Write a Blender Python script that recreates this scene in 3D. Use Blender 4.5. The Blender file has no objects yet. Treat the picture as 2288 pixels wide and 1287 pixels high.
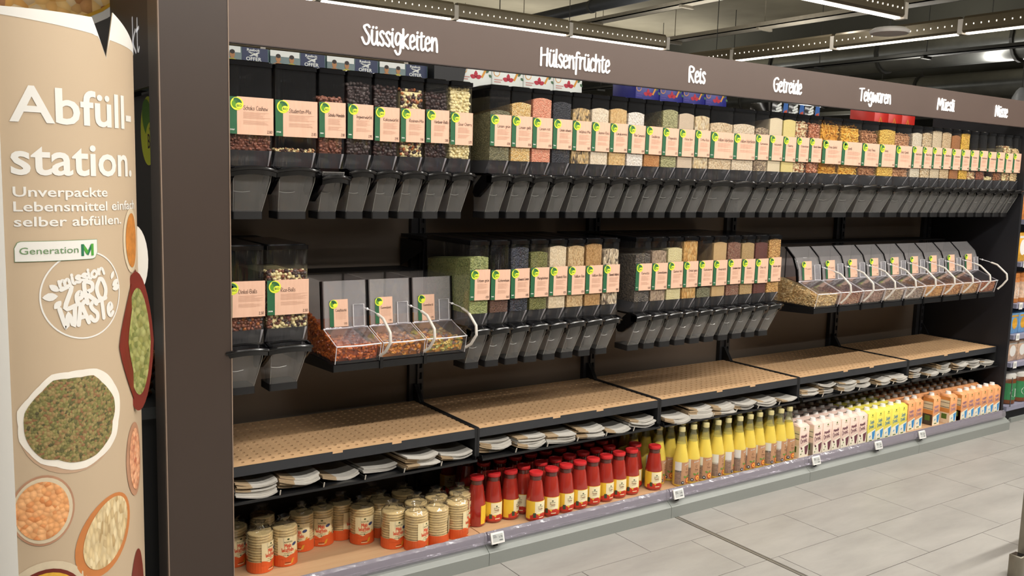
import bpy, math, random
from mathutils import Vector, Matrix
random.seed(7)
PI = math.pi
sc = bpy.context.scene
COL = sc.collection
# ------------------------------------------------------------------ camera
yaw, pitch, roll = 0.59929, -0.12385, 0.028348
Rt = Vector((math.cos(yaw), -math.sin(yaw), 0)); Fh = Vector((math.sin(yaw), math.cos(yaw), 0)); Zv = Vector((0, 0, 1))
F = Fh*math.cos(pitch) + Zv*math.sin(pitch); U = -Fh*math.sin(pitch) + Zv*math.cos(pitch)
Xc = Rt*math.cos(roll) + U*math.sin(roll); Yc = -Rt*math.sin(roll) + U*math.cos(roll)
cd = bpy.data.cameras.new('camera'); cam = bpy.data.objects.new('camera', cd); COL.objects.link(cam)
M = Matrix((Xc, Yc, -F)).transposed().to_4x4(); M.translation = Vector((-0.86826, -2.84123, 1.54563)); cam.matrix_world = M
cd.sensor_width = 36; cd.lens = 1992.66/2288*36; cd.clip_end = 200
sc.camera = cam
# ------------------------------------------------------------------ world, lights, exposure
w = bpy.data.worlds.new('world'); sc.world = w; w.use_nodes = True
w.node_tree.nodes['Background'].inputs[0].default_value = (0.80, 0.76, 0.70, 1); w.node_tree.nodes['Background'].inputs[1].default_value = 0.20
def area(name, loc, sx, sy, power, rot=(0, 0, 0), col=(1.0, 0.955, 0.89)):
    l = bpy.data.lights.new(name, 'AREA'); l.shape = 'RECTANGLE'; l.size = sx; l.size_y = sy; l.energy = power; l.color = col
    o = bpy.data.objects.new(name, l); COL.objects.link(o); o.location = loc; o.rotation_euler = rot
    return o
area('aisle_light', (3.3, -0.75, 3.25), 8.4, 0.10, 110)
area('aisle_light', (3.1, -2.35, 3.25), 8.8, 0.10, 300)
area('aisle_light', (2.6, -4.5, 3.25), 9.5, 0.10, 110)  # added to brighten the goods across the aisle, has no lamp body
area('aisle_light', (3.5, 2.6, 3.3), 9.5, 0.10, 60)
area('aisle_light', (6.5, 6.5, 3.3), 9.5, 0.10, 70)
for x, y, p in ((2.6, -1.35, 60), (4, 4.5, 90), (10, 9, 170), (18, 15, 180), (16, 4, 120)): area('ceiling_fill_light', (x, y, 2.95 if y > 0 else 3.42), 14 if x > 4 else 9.5, 0.2, p, (PI, 0, 0))  # added upward fill that brightens the ceiling, not cast by any modelled lamp
sc.view_settings.view_transform = 'Standard'; sc.view_settings.look = 'None'; sc.view_settings.gamma = 1; sc.view_settings.use_curve_mapping = False
sc.view_settings.exposure = 0.0
sc.cycles.use_denoising = True; sc.cycles.max_bounces = 8; sc.cycles.diffuse_bounces = 3; sc.cycles.glossy_bounces = 3
sc.cycles.transmission_bounces = 4; sc.cycles.transparent_max_bounces = 24; sc.cycles.caustics_reflective = False; sc.cycles.caustics_refractive = False
sc.cycles.sample_clamp_indirect = 3.0

# ------------------------------------------------------------------ materials
def lin(c):
    if isinstance(c, str): c = tuple(int(c[i:i+2], 16)/255 for i in (0, 2, 4))
    return tuple((v/12.92 if v <= 0.04045 else ((v+0.055)/1.055)**2.4) for v in c[:3]) + (1,)
MC = {}
def mat(name, col, rough=0.5, metal=0.0, spec=0.5, var=0.06, vscale=30, bump=0.0, bscale=200, emit=0.0, coat=0.0):
    if name in MC: return MC[name]
    m = bpy.data.materials.new(name); m.use_nodes = True; nt = m.node_tree; n = nt.nodes; b = n['Principled BSDF']
    c = lin(col); b.inputs['Base Color'].default_value = c
    b.inputs['Roughness'].default_value = rough; b.inputs['Metallic'].default_value = metal; b.inputs['Specular IOR Level'].default_value = spec
    b.inputs['Coat Weight'].default_value = coat
    tc = n.new('ShaderNodeTexCoord')
    if var > 0:
        no = n.new('ShaderNodeTexNoise'); no.inputs['Scale'].default_value = vscale; no.inputs['Detail'].default_value = 4
        nt.links.new(tc.outputs['Object'], no.inputs['Vector'])
        mx = n.new('ShaderNodeMix'); mx.data_type = 'RGBA'
        mx.inputs[6].default_value = tuple(v*(1-var*1.6) for v in c[:3]) + (1,); mx.inputs[7].default_value = tuple(min(1, v*(1+var*1.6)) for v in c[:3]) + (1,)
        nt.links.new(no.outputs['Fac'], mx.inputs[0]); nt.links.new(mx.outputs[2], b.inputs['Base Color'])
    if bump > 0:
        n2 = n.new('ShaderNodeTexNoise'); n2.inputs['Scale'].default_value = bscale; nt.links.new(tc.outputs['Object'], n2.inputs['Vector'])
        bp = n.new('ShaderNodeBump'); bp.inputs['Strength'].default_value = bump; bp.inputs['Distance'].default_value = 0.002
        nt.links.new(n2.outputs['Fac'], bp.inputs['Height']); nt.links.new(bp.outputs['Normal'], b.inputs['Normal'])
    if emit > 0:
        b.inputs['Emission Color'].default_value = c; b.inputs['Emission Strength'].default_value = emit
    MC[name] = m
    return m
def clear(name, tint=(0.96, 0.96, 0.97), haze=0.008, hazecol=(0.75, 0.75, 0.78), rough=0.04, ior=1.45, gmul=1.0, streak=1.0):
    if name in MC: return MC[name]
    m = bpy.data.materials.new(name); m.use_nodes = True; nt = m.node_tree; n = nt.nodes
    for x in list(n): n.remove(x)
    out = n.new('ShaderNodeOutputMaterial'); tr = n.new('ShaderNodeBsdfTransparent'); tr.inputs[0].default_value = tint + (1,)
    df = n.new('ShaderNodeBsdfDiffuse'); df.inputs[0].default_value = hazecol + (1,); gl = n.new('ShaderNodeBsdfGlossy'); gl.inputs['Roughness'].default_value = rough
    fr = n.new('ShaderNodeFresnel'); ge = n.new('ShaderNodeNewGeometry'); mi = n.new('ShaderNodeMix'); mi.data_type = 'FLOAT'; mi.inputs[2].default_value = ior; mi.inputs[3].default_value = 1/ior
    nt.links.new(ge.outputs['Backfacing'], mi.inputs[0]); nt.links.new(mi.outputs[0], fr.inputs[0])      # same sheet reflection from either side
    tc = n.new('ShaderNodeTexCoord'); no = n.new('ShaderNodeTexNoise'); no.inputs['Scale'].default_value = 22 if streak == 1 else 60; mp = n.new('ShaderNodeMapping'); mp.inputs['Scale'].default_value = (1, 1, streak); nt.links.new(tc.outputs['Object'], mp.inputs['Vector']); nt.links.new(mp.outputs[0], no.inputs['Vector'])
    bp = n.new('ShaderNodeBump'); bp.inputs['Strength'].default_value = 0.25; bp.inputs['Distance'].default_value = 0.004
    nt.links.new(no.outputs['Fac'], bp.inputs['Height']); nt.links.new(bp.outputs['Normal'], gl.inputs['Normal'])
    m1 = n.new('ShaderNodeMixShader'); m1.inputs[0].default_value = haze; nt.links.new(tr.outputs[0], m1.inputs[1]); nt.links.new(df.outputs[0], m1.inputs[2])
    mm = n.new('ShaderNodeMath'); mm.operation = 'MULTIPLY'; mm.inputs[1].default_value = gmul; mm.use_clamp = True; nt.links.new(fr.outputs[0], mm.inputs[0])
    m2 = n.new('ShaderNodeMixShader'); nt.links.new(mm.outputs[0], m2.inputs[0]); nt.links.new(m1.outputs[0], m2.inputs[1]); nt.links.new(gl.outputs[0], m2.inputs[2])
    nt.links.new(m2.outputs[0], out.inputs[0]); MC[name] = m
    return m
def grain(name, cols, scale, rough=0.6, bump=0.8, stretch=(1, 1, 1), edge=0.35):
    """granular food: voronoi cells of several colours with dark gaps and relief"""
    if name in MC: return MC[name]
    m = bpy.data.materials.new(name); m.use_nodes = True; nt = m.node_tree; n = nt.nodes; b = n['Principled BSDF']; b.inputs['Roughness'].default_value = rough
    tc = n.new('ShaderNodeTexCoord'); mp = n.new('ShaderNodeMapping'); mp.inputs['Scale'].default_value = stretch
    mp.inputs['Rotation'].default_value = (0.5, 0.7, 0.6) if stretch != (1, 1, 1) else (0, 0, 0)
    nt.links.new(tc.outputs['Object'], mp.inputs['Vector'])
    vo = n.new('ShaderNodeTexVoronoi'); vo.inputs['Scale'].default_value = scale; nt.links.new(mp.outputs['Vector'], vo.inputs['Vector'])
    cr = n.new('ShaderNodeValToRGB'); cr.color_ramp.interpolation = 'LINEAR'
    e = cr.color_ramp.elements; k = len(cols)
    while len(e) < k: e.new(0.5)
    for i, c in enumerate(cols): e[i].position = i/max(1, k-1); e[i].color = lin(c)
    sp = n.new('ShaderNodeSeparateColor'); nt.links.new(vo.outputs['Color'], sp.inputs[0]); nt.links.new(sp.outputs[0], cr.inputs[0])
    mr = n.new('ShaderNodeMapRange'); mr.inputs['From Min'].default_value = 0.25; mr.inputs['From Max'].default_value = 0.75
    mr.inputs['To Min'].default_value = 0; mr.inputs['To Max'].default_value = edge; nt.links.new(vo.outputs['Distance'], mr.inputs['Value'])
    mx = n.new('ShaderNodeMix'); mx.data_type = 'RGBA'; mx.blend_type = 'MULTIPLY'; nt.links.new(mr.outputs[0], mx.inputs[0]); nt.links.new(cr.outputs[0], mx.inputs[6]); mx.inputs[7].default_value = (0.35, 0.28, 0.22, 1)
    nt.links.new(mx.outputs[2], b.inputs['Base Color'])
    bp = n.new('ShaderNodeBump'); bp.invert = True; bp.inputs['Strength'].default_value = bump; bp.inputs['Distance'].default_value = 0.8/scale
    nt.links.new(vo.outputs['Distance'], bp.inputs['Height']); nt.links.new(bp.outputs['Normal'], b.inputs['Normal']); MC[name] = m
    return m
def wood(name, c1, c2, rough=0.5, sc_=(3, 40, 40)):
    if name in MC: return MC[name]
    m = mat(name, c1, rough, var=0); nt = m.node_tree; n = nt.nodes; b = n['Principled BSDF']
    tc = n.new('ShaderNodeTexCoord'); mp = n.new('ShaderNodeMapping'); mp.inputs['Scale'].default_value = sc_; nt.links.new(tc.outputs['Object'], mp.inputs['Vector'])
    no = n.new('ShaderNodeTexNoise'); no.inputs['Scale'].default_value = 3; no.inputs['Detail'].default_value = 6; nt.links.new(mp.outputs['Vector'], no.inputs['Vector'])
    mx = n.new('ShaderNodeMix'); mx.data_type = 'RGBA'; mx.inputs[6].default_value = lin(c1); mx.inputs[7].default_value = lin(c2)
    nt.links.new(no.outputs['Fac'], mx.inputs[0]); nt.links.new(mx.outputs[2], b.inputs['Base Color'])
    return m
BLACK = mat('black_plastic', '08080a', 0.16, spec=0.5, var=0.1)
DARKM = mat('dark_metal', '17171a', 0.5, var=0.12, bump=0.05)
GREYM = mat('rail_metal', '2b2d31', 0.45, var=0.1)
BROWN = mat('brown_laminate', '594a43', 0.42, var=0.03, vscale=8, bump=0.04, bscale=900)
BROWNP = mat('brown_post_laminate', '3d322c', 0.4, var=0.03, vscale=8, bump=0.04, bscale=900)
BACKP = mat('back_panel', '6a5f54', 0.55, var=0.05, vscale=5)
CLEAR = clear('clear_plastic', gmul=1.9, streak=0.10)
CHUTE = clear('chute_plastic', tint=(0.88, 0.88, 0.89), haze=0.115, hazecol=(0.62, 0.61, 0.59), rough=0.07, gmul=1.6)
HOPPER = clear('smoked_plastic', tint=(0.35, 0.35, 0.37), haze=0.6, hazecol=(0.14, 0.14, 0.15), rough=0.07, gmul=1.3)
WHITE = mat('white_plastic', 'e8e6e2', 0.4, var=0.02)
CARD = wood('label_card', 'e2bba2', 'd4a78e', 0.7, (30, 30, 6))
GREEN = mat('label_green', '1f5a38', 0.6, var=0.1, vscale=60)
LIME = mat('lime_yellow', 'd9e33c', 0.6, var=0.02)
LEAF = mat('leaf_green', '5d9420', 0.6, var=0.15, vscale=200)
EDGE = mat('edge_and_highlight', 'dcdade', 0.2, var=0.02)  # pale plastic edges, also the painted highlight on the hoppers
INK = mat('ink_brown', '4a3028', 0.7, var=0)
INKL = mat('ink_light', 'b98f78', 0.7, var=0)
INKW = mat('ink_white', 'f2efe8', 0.6, var=0)

# ------------------------------------------------------------------ mesh builder
class MB:
    def __init__(s): s.v = []; s.f = []; s.m = []; s.cur = 0
    def add(s, vs, fs, m=None):
        o = len(s.v); s.v += [tuple(p) for p in vs]; m = s.cur if m is None else m
        for f in fs: s.f.append([i+o for i in f]); s.m.append(m)
    def box(s, x0, x1, y0, y1, z0, z1, m=None):
        s.add([(x0, y0, z0), (x1, y0, z0), (x1, y1, z0), (x0, y1, z0), (x0, y0, z1), (x1, y0, z1), (x1, y1, z1), (x0, y1, z1)],
              [(0, 3, 2, 1), (4, 5, 6, 7), (0, 1, 5, 4), (1, 2, 6, 5), (2, 3, 7, 6), (3, 0, 4, 7)], m)
    def loft(s, a, b, caps=True, m=None):
        n = len(a); s.add(list(a)+list(b), [(i, (i+1) % n, n+(i+1) % n, n+i) for i in range(n)] + ([tuple(range(n))[::-1], tuple(range(n, 2*n))] if caps else []), m)
    def prismx(s, prof, x0, x1, m=None):            # prof of (y, z), extruded along x
        s.loft([(x0, y, z) for y, z in prof][::-1], [(x1, y, z) for y, z in prof][::-1], m=m)
    def lathe(s, prof, c=(0, 0, 0), seg=20, m=None, wob=None):      # prof of (r, z)
        vs = []; fs = []
        for k, (r, z) in enumerate(prof):
            for i in range(seg):
                a = 2*PI*i/seg; rr = r*(1 + (wob(a, z) if wob else 0)); vs.append((c[0]+rr*math.cos(a), c[1]+rr*math.sin(a), c[2]+z))
        for k in range(len(prof)-1):
            for i in range(seg): j = (i+1) % seg; fs.append((k*seg+i, k*seg+j, (k+1)*seg+j, (k+1)*seg+i))
        fs.append(tuple(range(seg))[::-1]); fs.append(tuple((len(prof)-1)*seg+i for i in range(seg)))
        s.add(vs, fs, m)
    def tube(s, pts, r, seg=8, m=None):
        pts = [Vector(p) for p in pts]; vs = []; n = len(pts)
        for i, p in enumerate(pts):
            t = (pts[min(i+1, n-1)]-pts[max(i-1, 0)]).normalized(); a = t.orthogonal().normalized() if i == 0 else (s._a - t*s._a.dot(t)).normalized()
            s._a = a; b = t.cross(a)
            for k in range(seg): q = 2*PI*k/seg; vs.append(p + (a*math.cos(q)+b*math.sin(q))*r)
        fs = [(i*seg+k, i*seg+(k+1) % seg, (i+1)*seg+(k+1) % seg, (i+1)*seg+k) for i in range(n-1) for k in range(seg)]
        fs += [tuple(range(seg))[::-1], tuple((n-1)*seg+k for k in range(seg))]; s.add(vs, fs, m)
    def mesh(s, name, mats, smooth=False):
        me = bpy.data.meshes.new(name); me.from_pydata(s.v, [], s.f)
        for m in (mats if isinstance(mats, (list, tuple)) else [mats]): me.materials.append(m)
        if any(s.m): me.polygons.foreach_set('material_index', s.m)
        if smooth:
            me.polygons.foreach_set('use_smooth', [True]*len(s.f)); me.set_sharp_from_angle(angle=math.radians(38))
        me.update(); return me
    def build(s, name, mats, parent=None, smooth=False): return put(name, s.mesh(name, mats, smooth), parent)
def put(name, me, parent=None, loc=None, kind=None, label=None):
    o = bpy.data.objects.new(name, me); COL.objects.link(o)
    if parent: o.parent = parent
    if loc: o.location = loc
    if kind: o['kind'] = kind
    if label: o['label'] = label
    return o
def thing(name, label, cat, loc=(0, 0, 0), rz=0, group=None):
    o = bpy.data.objects.new(name, None); COL.objects.link(o); o.location = loc; o.rotation_euler = (0, 0, rz); o.empty_display_size = 0.05
    return tag(o, label, cat, group)
def tag(o, label, cat, group=None):
    o['label'] = label; o['category'] = cat
    if group: o['group'] = group
    return o
def struct(o): o['kind'] = 'structure'; return o
def bevel(me, wid, seg=2):
    import bmesh
    b = bmesh.new(); b.from_mesh(me); bmesh.ops.bevel(b, geom=b.edges[:], offset=wid, segments=seg, affect='EDGES', profile=0.6, clamp_overlap=True)
    b.to_mesh(me); b.free(); me.polygons.foreach_set('use_smooth', [True]*len(me.polygons)); me.set_sharp_from_angle(angle=math.radians(50)); return me
ORD = 'first second third fourth fifth sixth seventh eighth ninth tenth eleventh twelfth thirteenth fourteenth fifteenth sixteenth seventeenth eighteenth nineteenth twentieth twenty-first twenty-second twenty-third twenty-fourth twenty-fifth twenty-sixth twenty-seventh twenty-eighth twenty-ninth thirtieth'.split()

# ------------------------------------------------------------------ lettering: brush strokes and the built-in font
G = {  # advance, strokes; units of 1/10 cap height
 'A': (6.5, '0 0 2.6 9.8 3 10 5.6 0;1 3.4 4.8 3.6'), 'B': (6, '1 0 1 10 4.6 9 4.2 5.6 1.2 5.2 5 4.4 5 .8 1 0'), 'C': (5.6, '5 8.6 3.4 10 1 7 .8 3 3 0 5 1.4'), 'D': (6.4, '1 0 1 10 4 9 5.6 5 4 .8 1 0'),
 'E': (5.4, '4.8 9.6 1 10 1 5 4 5.2 1 5 1 0 5 .4'), 'F': (5, '4.8 9.6 1 10 1 0;1 5 4 5.2'), 'G': (6.2, '5.4 8.4 3.6 10 1 7 .8 3 3 0 5.2 1.6 5.4 4.6 3.4 4.4'), 'H': (6.6, '1 0 1 10;5.4 0 5.6 10;1 4.8 5.5 5.4'),
 'I': (2.6, '1.2 0 1.4 10'), 'J': (4, '3.2 10 3.2 2 1.8 0 .4 1.4'), 'K': (5.8, '1 0 1 10;5 9.8 1.2 4.8 5.4 0'), 'L': (4.8, '1 10 1 .2 4.6 .2'), 'M': (8, '.6 0 1.4 10 4 3 6.4 10 7.2 0'),
 'N': (6.8, '.8 0 1.2 10 5 .6 5.6 10'), 'O': (6.2, '3 10 .8 6 1.4 1 4 0 5.6 4 4.6 9 3 10'), 'P': (5.6, '1 0 1 10 4.6 9 4.6 6 1.2 4.8'), 'Q': (6.2, '3 10 .8 6 1.4 1 4 0 5.6 4 4.6 9 3 10;3.6 2.6 5.8 -.6'),
 'R': (6, '1 0 1 10 4.6 9.2 4.4 6 1.4 5 5.2 0'), 'S': (5.6, '4.9 8.4 3.6 10 1.6 8.4 2.4 6 4.6 3.4 4.2 .6 2.2 0 .4 2.6'), 'T': (5.6, '.2 9.4 5.6 10;2.9 9.8 2.7 0'), 'U': (6, '.8 10 1 2 3 0 5 2 5.2 10'),
 'V': (6, '.4 10 2.8 0 5.6 10'), 'W': (8.4, '.4 10 2.2 0 4.2 7 6 0 8 10'), 'Z': (5.6, '.6 9.6 5 9.8 .6 .4 5.2 .4'),
 'a': (4.8, '4 5.8 1.8 6.4 .6 3 1.6 .2 3.6 2 4 6 3.9 1.2 4.6 0'), 'b': (4.8, '.8 10 .8 .4 3 0 4.2 3 2.8 6 .9 4'), 'c': (4, '3.6 5.2 2.2 6.4 .6 3 1.8 0 3.6 1'), 'd': (4.8, '3.8 5 2 6.2 .6 3 1.6 0 3.6 1.8;4 10 3.8 1 4.4 0'),
 'e': (4.2, '.8 3 3.4 4 2.6 6.3 .9 5 .8 1.4 2.2 0 3.8 1.2'), 'f': (3.6, '3.6 9.2 2.4 10 1.6 8 1.4 -2.4;.2 5.6 3.2 6'), 'g': (4.8, '4 5.6 2 6.4 .7 3.6 1.8 1 3.8 3.2 4 6 3.9 -1.4 2.2 -3.2 .6 -1.6'), 'h': (4.8, '.8 10 .9 0 1 3.4 2.8 6.2 3.8 4.4 4 0'),
 'i': (2.2, '1 6.2 1 1.2 1.8 0;1.1 8.4 1.2 9'), 'j': (2.4, '1.4 6.2 1.4 -2 .2 -3;1.5 8.4 1.6 9'), 'k': (4.6, '.8 10 .9 0;3.8 6.2 1 3 4.2 0'), 'l': (2.2, '1 10 .9 1.2 1.8 0'), 'm': (7, '.8 6.2 .8 0 1 4 2.6 6.2 3.4 4.6 3.4 0 3.6 4 5.2 6.2 6 4.6 6.2 0'),
 'n': (4.8, '.8 6.2 .9 0 1 3.6 2.8 6.2 3.8 4.4 4.2 0'), 'o': (4.6, '2.4 6.3 .6 4 1 .8 2.6 0 4 2.6 3.4 5.6 2.4 6.3'), 'p': (4.8, '.8 6.2 .8 -3;.9 4 2.6 6.3 4.2 3.4 2.8 .2 .9 1.4'), 'q': (4.8, '4 6 4 -3;3.9 5 2 6.3 .6 3 1.8 .2 3.8 2'),
 'r': (3.6, '.8 6.2 .9 0 1 3.6 2.2 6 3.4 5.6'), 's': (3.8, '3.4 5.4 2.2 6.4 1 4.8 3.2 2 2.4 0 .5 1.2'), 't': (3.6, '1.6 9 1.5 1.4 2.4 0 3.4 .8;.2 5.8 3.2 6.4'), 'u': (4.8, '.8 6.2 .8 1.6 2 0 3.6 1.8 3.9 6.2 3.9 1.2 4.6 0'),
 'v': (4.4, '.6 6.2 2.2 0 4 6.2'), 'w': (6.4, '.6 6.2 1.6 0 3.2 5 4.6 0 6 6.2'), 'x': (4.2, '.6 6.2 3.8 0;3.8 6.2 .6 0'), 'y': (4.6, '.6 6.2 2.4 .6;4 6.2 1.4 -3'), 'z': (4, '.6 6 3.6 6.2 .6 .2 3.8 .3'),
 '0': (5, '2.6 10 .8 6 1.2 1 2.8 0 4.4 4 3.8 9 2.6 10'), '1': (3, '.8 8 2 10 2 0'), '2': (4.8, '.8 8 2.4 10 4 8 .8 .2 4.4 .2'), '3': (4.8, '.8 9.4 3.6 9.4 2.2 5.8 4 3.4 2.8 0 .6 1'), '4': (5, '3.4 0 3.4 10 .4 3 4.8 3'),
 '5': (4.8, '4 10 1.2 9.8 1 5.8 3.4 6 4 2.6 2.2 0 .6 .8'), '6': (4.8, '3.8 9.6 1.2 5 1 1.4 2.6 0 4 2.6 2.6 5 1 3.4'), '7': (4.6, '.6 9.8 4.2 9.8 1.8 0'), '8': (4.8, '2.4 5.4 .9 7.8 2.4 10 3.9 7.8 2.4 5.4 .7 2.4 2.4 0 4.1 2.4 2.4 5.4'), '9': (4.8, '3.8 6.4 2 5.2 1 7.6 2.4 10 3.8 7.6 3.4 2 1.6 0'),
 '-': (3.4, '.6 3.4 2.8 3.6'), '.': (1.8, '.8 .3 1 .5'), '&': (6, '5 0 1.4 7 2.6 10 3.6 8 .8 3 2.4 0 5 4'), "'": (1.6, '1 10 .8 8')}
UML = {'ü': 'u', 'ö': 'o', 'ä': 'a', 'Ü': 'U'}
def smooth(P, n=4):
    if len(P) < 3: return P
    out = []
    for i in range(len(P)-1):
        p0 = P[max(0, i-1)]; p1 = P[i]; p2 = P[i+1]; p3 = P[min(len(P)-1, i+2)]
        for k in range(n):
            t = k/n; out.append(tuple(0.5*((2*p1[j]) + (-p0[j]+p2[j])*t + (2*p0[j]-5*p1[j]+4*p2[j]-p3[j])*t*t + (-p0[j]+3*p1[j]-3*p2[j]+p3[j])*t**3) for j in (0, 1)))
    return out + [P[-1]]
def strokes(text, h, xs=1.0, track=0.0):
    """polylines of a text in brush lettering: cap height h"""
    x = 0; res = []; s = h/10
    for ch in text:
        if ch == ' ': x += 3.2*xs; continue
        base = UML.get(ch, ch)
        if base not in G: base = 'n'
        adv, st = G[base]
        parts = st.split(';')
        for p in parts:
            q = [float(a) for a in p.split()]; P = [((x+q[i]*xs)*s, q[i+1]*s) for i in range(0, len(q), 2)]
            if base in 'i' and p is parts[1]: P = [(a+0.0, b) for a, b in P]
            res.append(smooth(P))
        if ch in UML:
            zz = 11.6 if ch == 'Ü' else 8.2
            for dx in (1.4, 3.4): res.append([((x+dx*xs)*s, zz*s), ((x+(dx+.1)*xs)*s, (zz+.6)*s)])
        x += (adv+track)*xs
    return res, x*s
def ribbon(mb, P, wid, f, depth=0.0, m=None, caps=6):
    """flat brush stroke along P (2-d) mapped by f(u, v, d) to 3-d"""
    n = len(P)
    L = []; R = []
    for i in range(n):
        a = P[max(0, i-1)]; b = P[min(n-1, i+1)]; dx, dy = b[0]-a[0], b[1]-a[1]; l = math.hypot(dx, dy) or 1e-9
        nx, ny = -dy/l*wid/2, dx/l*wid/2; L.append((P[i][0]+nx, P[i][1]+ny)); R.append((P[i][0]-nx, P[i][1]-ny))
    ring = L[:]
    def cap(c, p, q):
        a0 = math.atan2(p[1]-c[1], p[0]-c[0]); return [(c[0]+wid/2*math.cos(a0-PI*k/caps), c[1]+wid/2*math.sin(a0-PI*k/caps)) for k in range(1, caps)]
    e = cap(P[-1], L[-1], R[-1]); b = cap(P[0], R[0], L[0])
    vs = L + R + e + b; nl = n
    fs = [(i, n+i, n+i+1, i+1) for i in range(n-1)]
    if e: fs.append((n-1,) + tuple([2*n-1] + [2*n+k for k in range(len(e))][::-1]))
    if b: o = 2*n+len(e); fs.append((n,) + tuple([0] + [o+k for k in range(len(b))][::-1]))
    ringi = list(range(n)) + [2*n+k for k in range(len(e))] + [2*n-1-k for k in range(n)] + [2*n+len(e)+k for k in range(len(b))]
    if depth <= 0: mb.add([f(u, v, 0) for u, v in vs], fs, m)
    else:
        k0 = len(vs); V = [f(u, v, depth) for u, v in vs] + [f(u, v, 0) for u, v in vs]; r = ringi
        mb.add(V, fs + [(r[i], r[(i+1) % len(r)], k0+r[(i+1) % len(r)], k0+r[i]) for i in range(len(r))], m)
def brush(mb, text, h, wid, f, x0=0, y0=0, xs=1.0, depth=0, m=None, fit=None, caps=6, rot=0, tall=False):
    S, W = strokes(text, h, xs)
    if tall: g = lambda y: y*1.2 if y < .64*h else .768*h+(y-.64*h)*.65; S = [[(a, g(b)) for a, b in P] for P in S]
    if fit: k = fit/max(W, 1e-6); S = [[(a*k, b) for a, b in P] for P in S]; W = fit
    c, s_ = math.cos(rot), math.sin(rot)
    for P in S:
        Q = [(x0+a*c-b*s_, y0+a*s_+b*c) for a, b in P]; ribbon(mb, Q, wid, f, depth, m, caps)
    return W
FC = {}
def fontmesh(text, bold=0.0):
    k = (text, bold)
    if k in FC: return FC[k]
    cu = bpy.data.curves.new('t', 'FONT'); cu.body = text; cu.size = 1; cu.offset = bold; cu.resolution_u = 3
    o = bpy.data.objects.new('t', cu); COL.objects.link(o); dg = bpy.context.evaluated_depsgraph_get(); dg.update()
    me = o.evaluated_get(dg).to_mesh(); V = [(v.co.x, v.co.y) for v in me.vertices]; Fc = [tuple(p.vertices) for p in me.polygons]
    o.evaluated_get(dg).to_mesh_clear(); bpy.data.objects.remove(o); bpy.data.curves.remove(cu)
    x0 = min(v[0] for v in V); x1 = max(v[0] for v in V)
    FC[k] = ([(a-x0, b) for a, b in V], Fc, x1-x0); return FC[k]
def fontslices(text, bold, step):
    import bmesh
    k = (text, bold, step)
    if k in FC: return FC[k]
    V, Fc, W = fontmesh(text, bold); bm = bmesh.new(); vs = [bm.verts.new((a, b, 0)) for a, b in V]
    for f in Fc:
        try: bm.faces.new([vs[i] for i in f])
        except ValueError: pass
    x = step
    while x < W: bmesh.ops.bisect_plane(bm, geom=bm.verts[:]+bm.edges[:]+bm.faces[:], plane_co=(x, 0, 0), plane_no=(1, 0, 0)); x += step
    bm.verts.index_update(); FC[k] = ([(v.co.x, v.co.y) for v in bm.verts], [tuple(v.index for v in f.verts) for f in bm.faces], W); bm.free(); return FC[k]
def font(mb, text, h, f, x0, y0, width=None, bold=0.0, m=None, align='l'):
    V, Fc, W = fontmesh(text, bold); s = h/0.70; sx = (width/W) if width else s; ox = x0 - (W*sx if align == 'r' else W*sx/2 if align == 'c' else 0)
    mb.add([f(ox+a*sx, y0+b*s, 0) for a, b in V], Fc, m)
def disc(mb, cx, cy, rx, ry, f, m=None, seg=20, rot=0):
    c, s_ = math.cos(rot), math.sin(rot)
    mb.add([f(cx+rx*math.cos(2*PI*i/seg)*c-ry*math.sin(2*PI*i/seg)*s_, cy+rx*math.cos(2*PI*i/seg)*s_+ry*math.sin(2*PI*i/seg)*c, 0) for i in range(seg)], [tuple(range(seg))], m)
def poly(mb, P, f, m=None): mb.add([f(a, b, 0) for a, b in P], [tuple(range(len(P)))], m)
def rect(mb, x0, x1, y0, y1, f, m=None, n=1):
    for i in range(n):
        a = x0+(x1-x0)*i/n; b = x0+(x1-x0)*(i+1)/n; poly(mb, [(a, y0), (b, y0), (b, y1), (a, y1)], f, m)
def leafs(mb, cx, cy, L, W, ang, f, m=None):
    P = [(t, W*math.sin(PI*t)**0.8) for t in (0, .15, .35, .6, .85, 1)]; Q = [(t, -y) for t, y in P[1:-1][::-1]]
    c, s_ = math.cos(ang), math.sin(ang); poly(mb, [(cx+x*L*c-y*s_, cy+x*L*s_+y*c) for x, y in P+Q], f, m)

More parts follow.
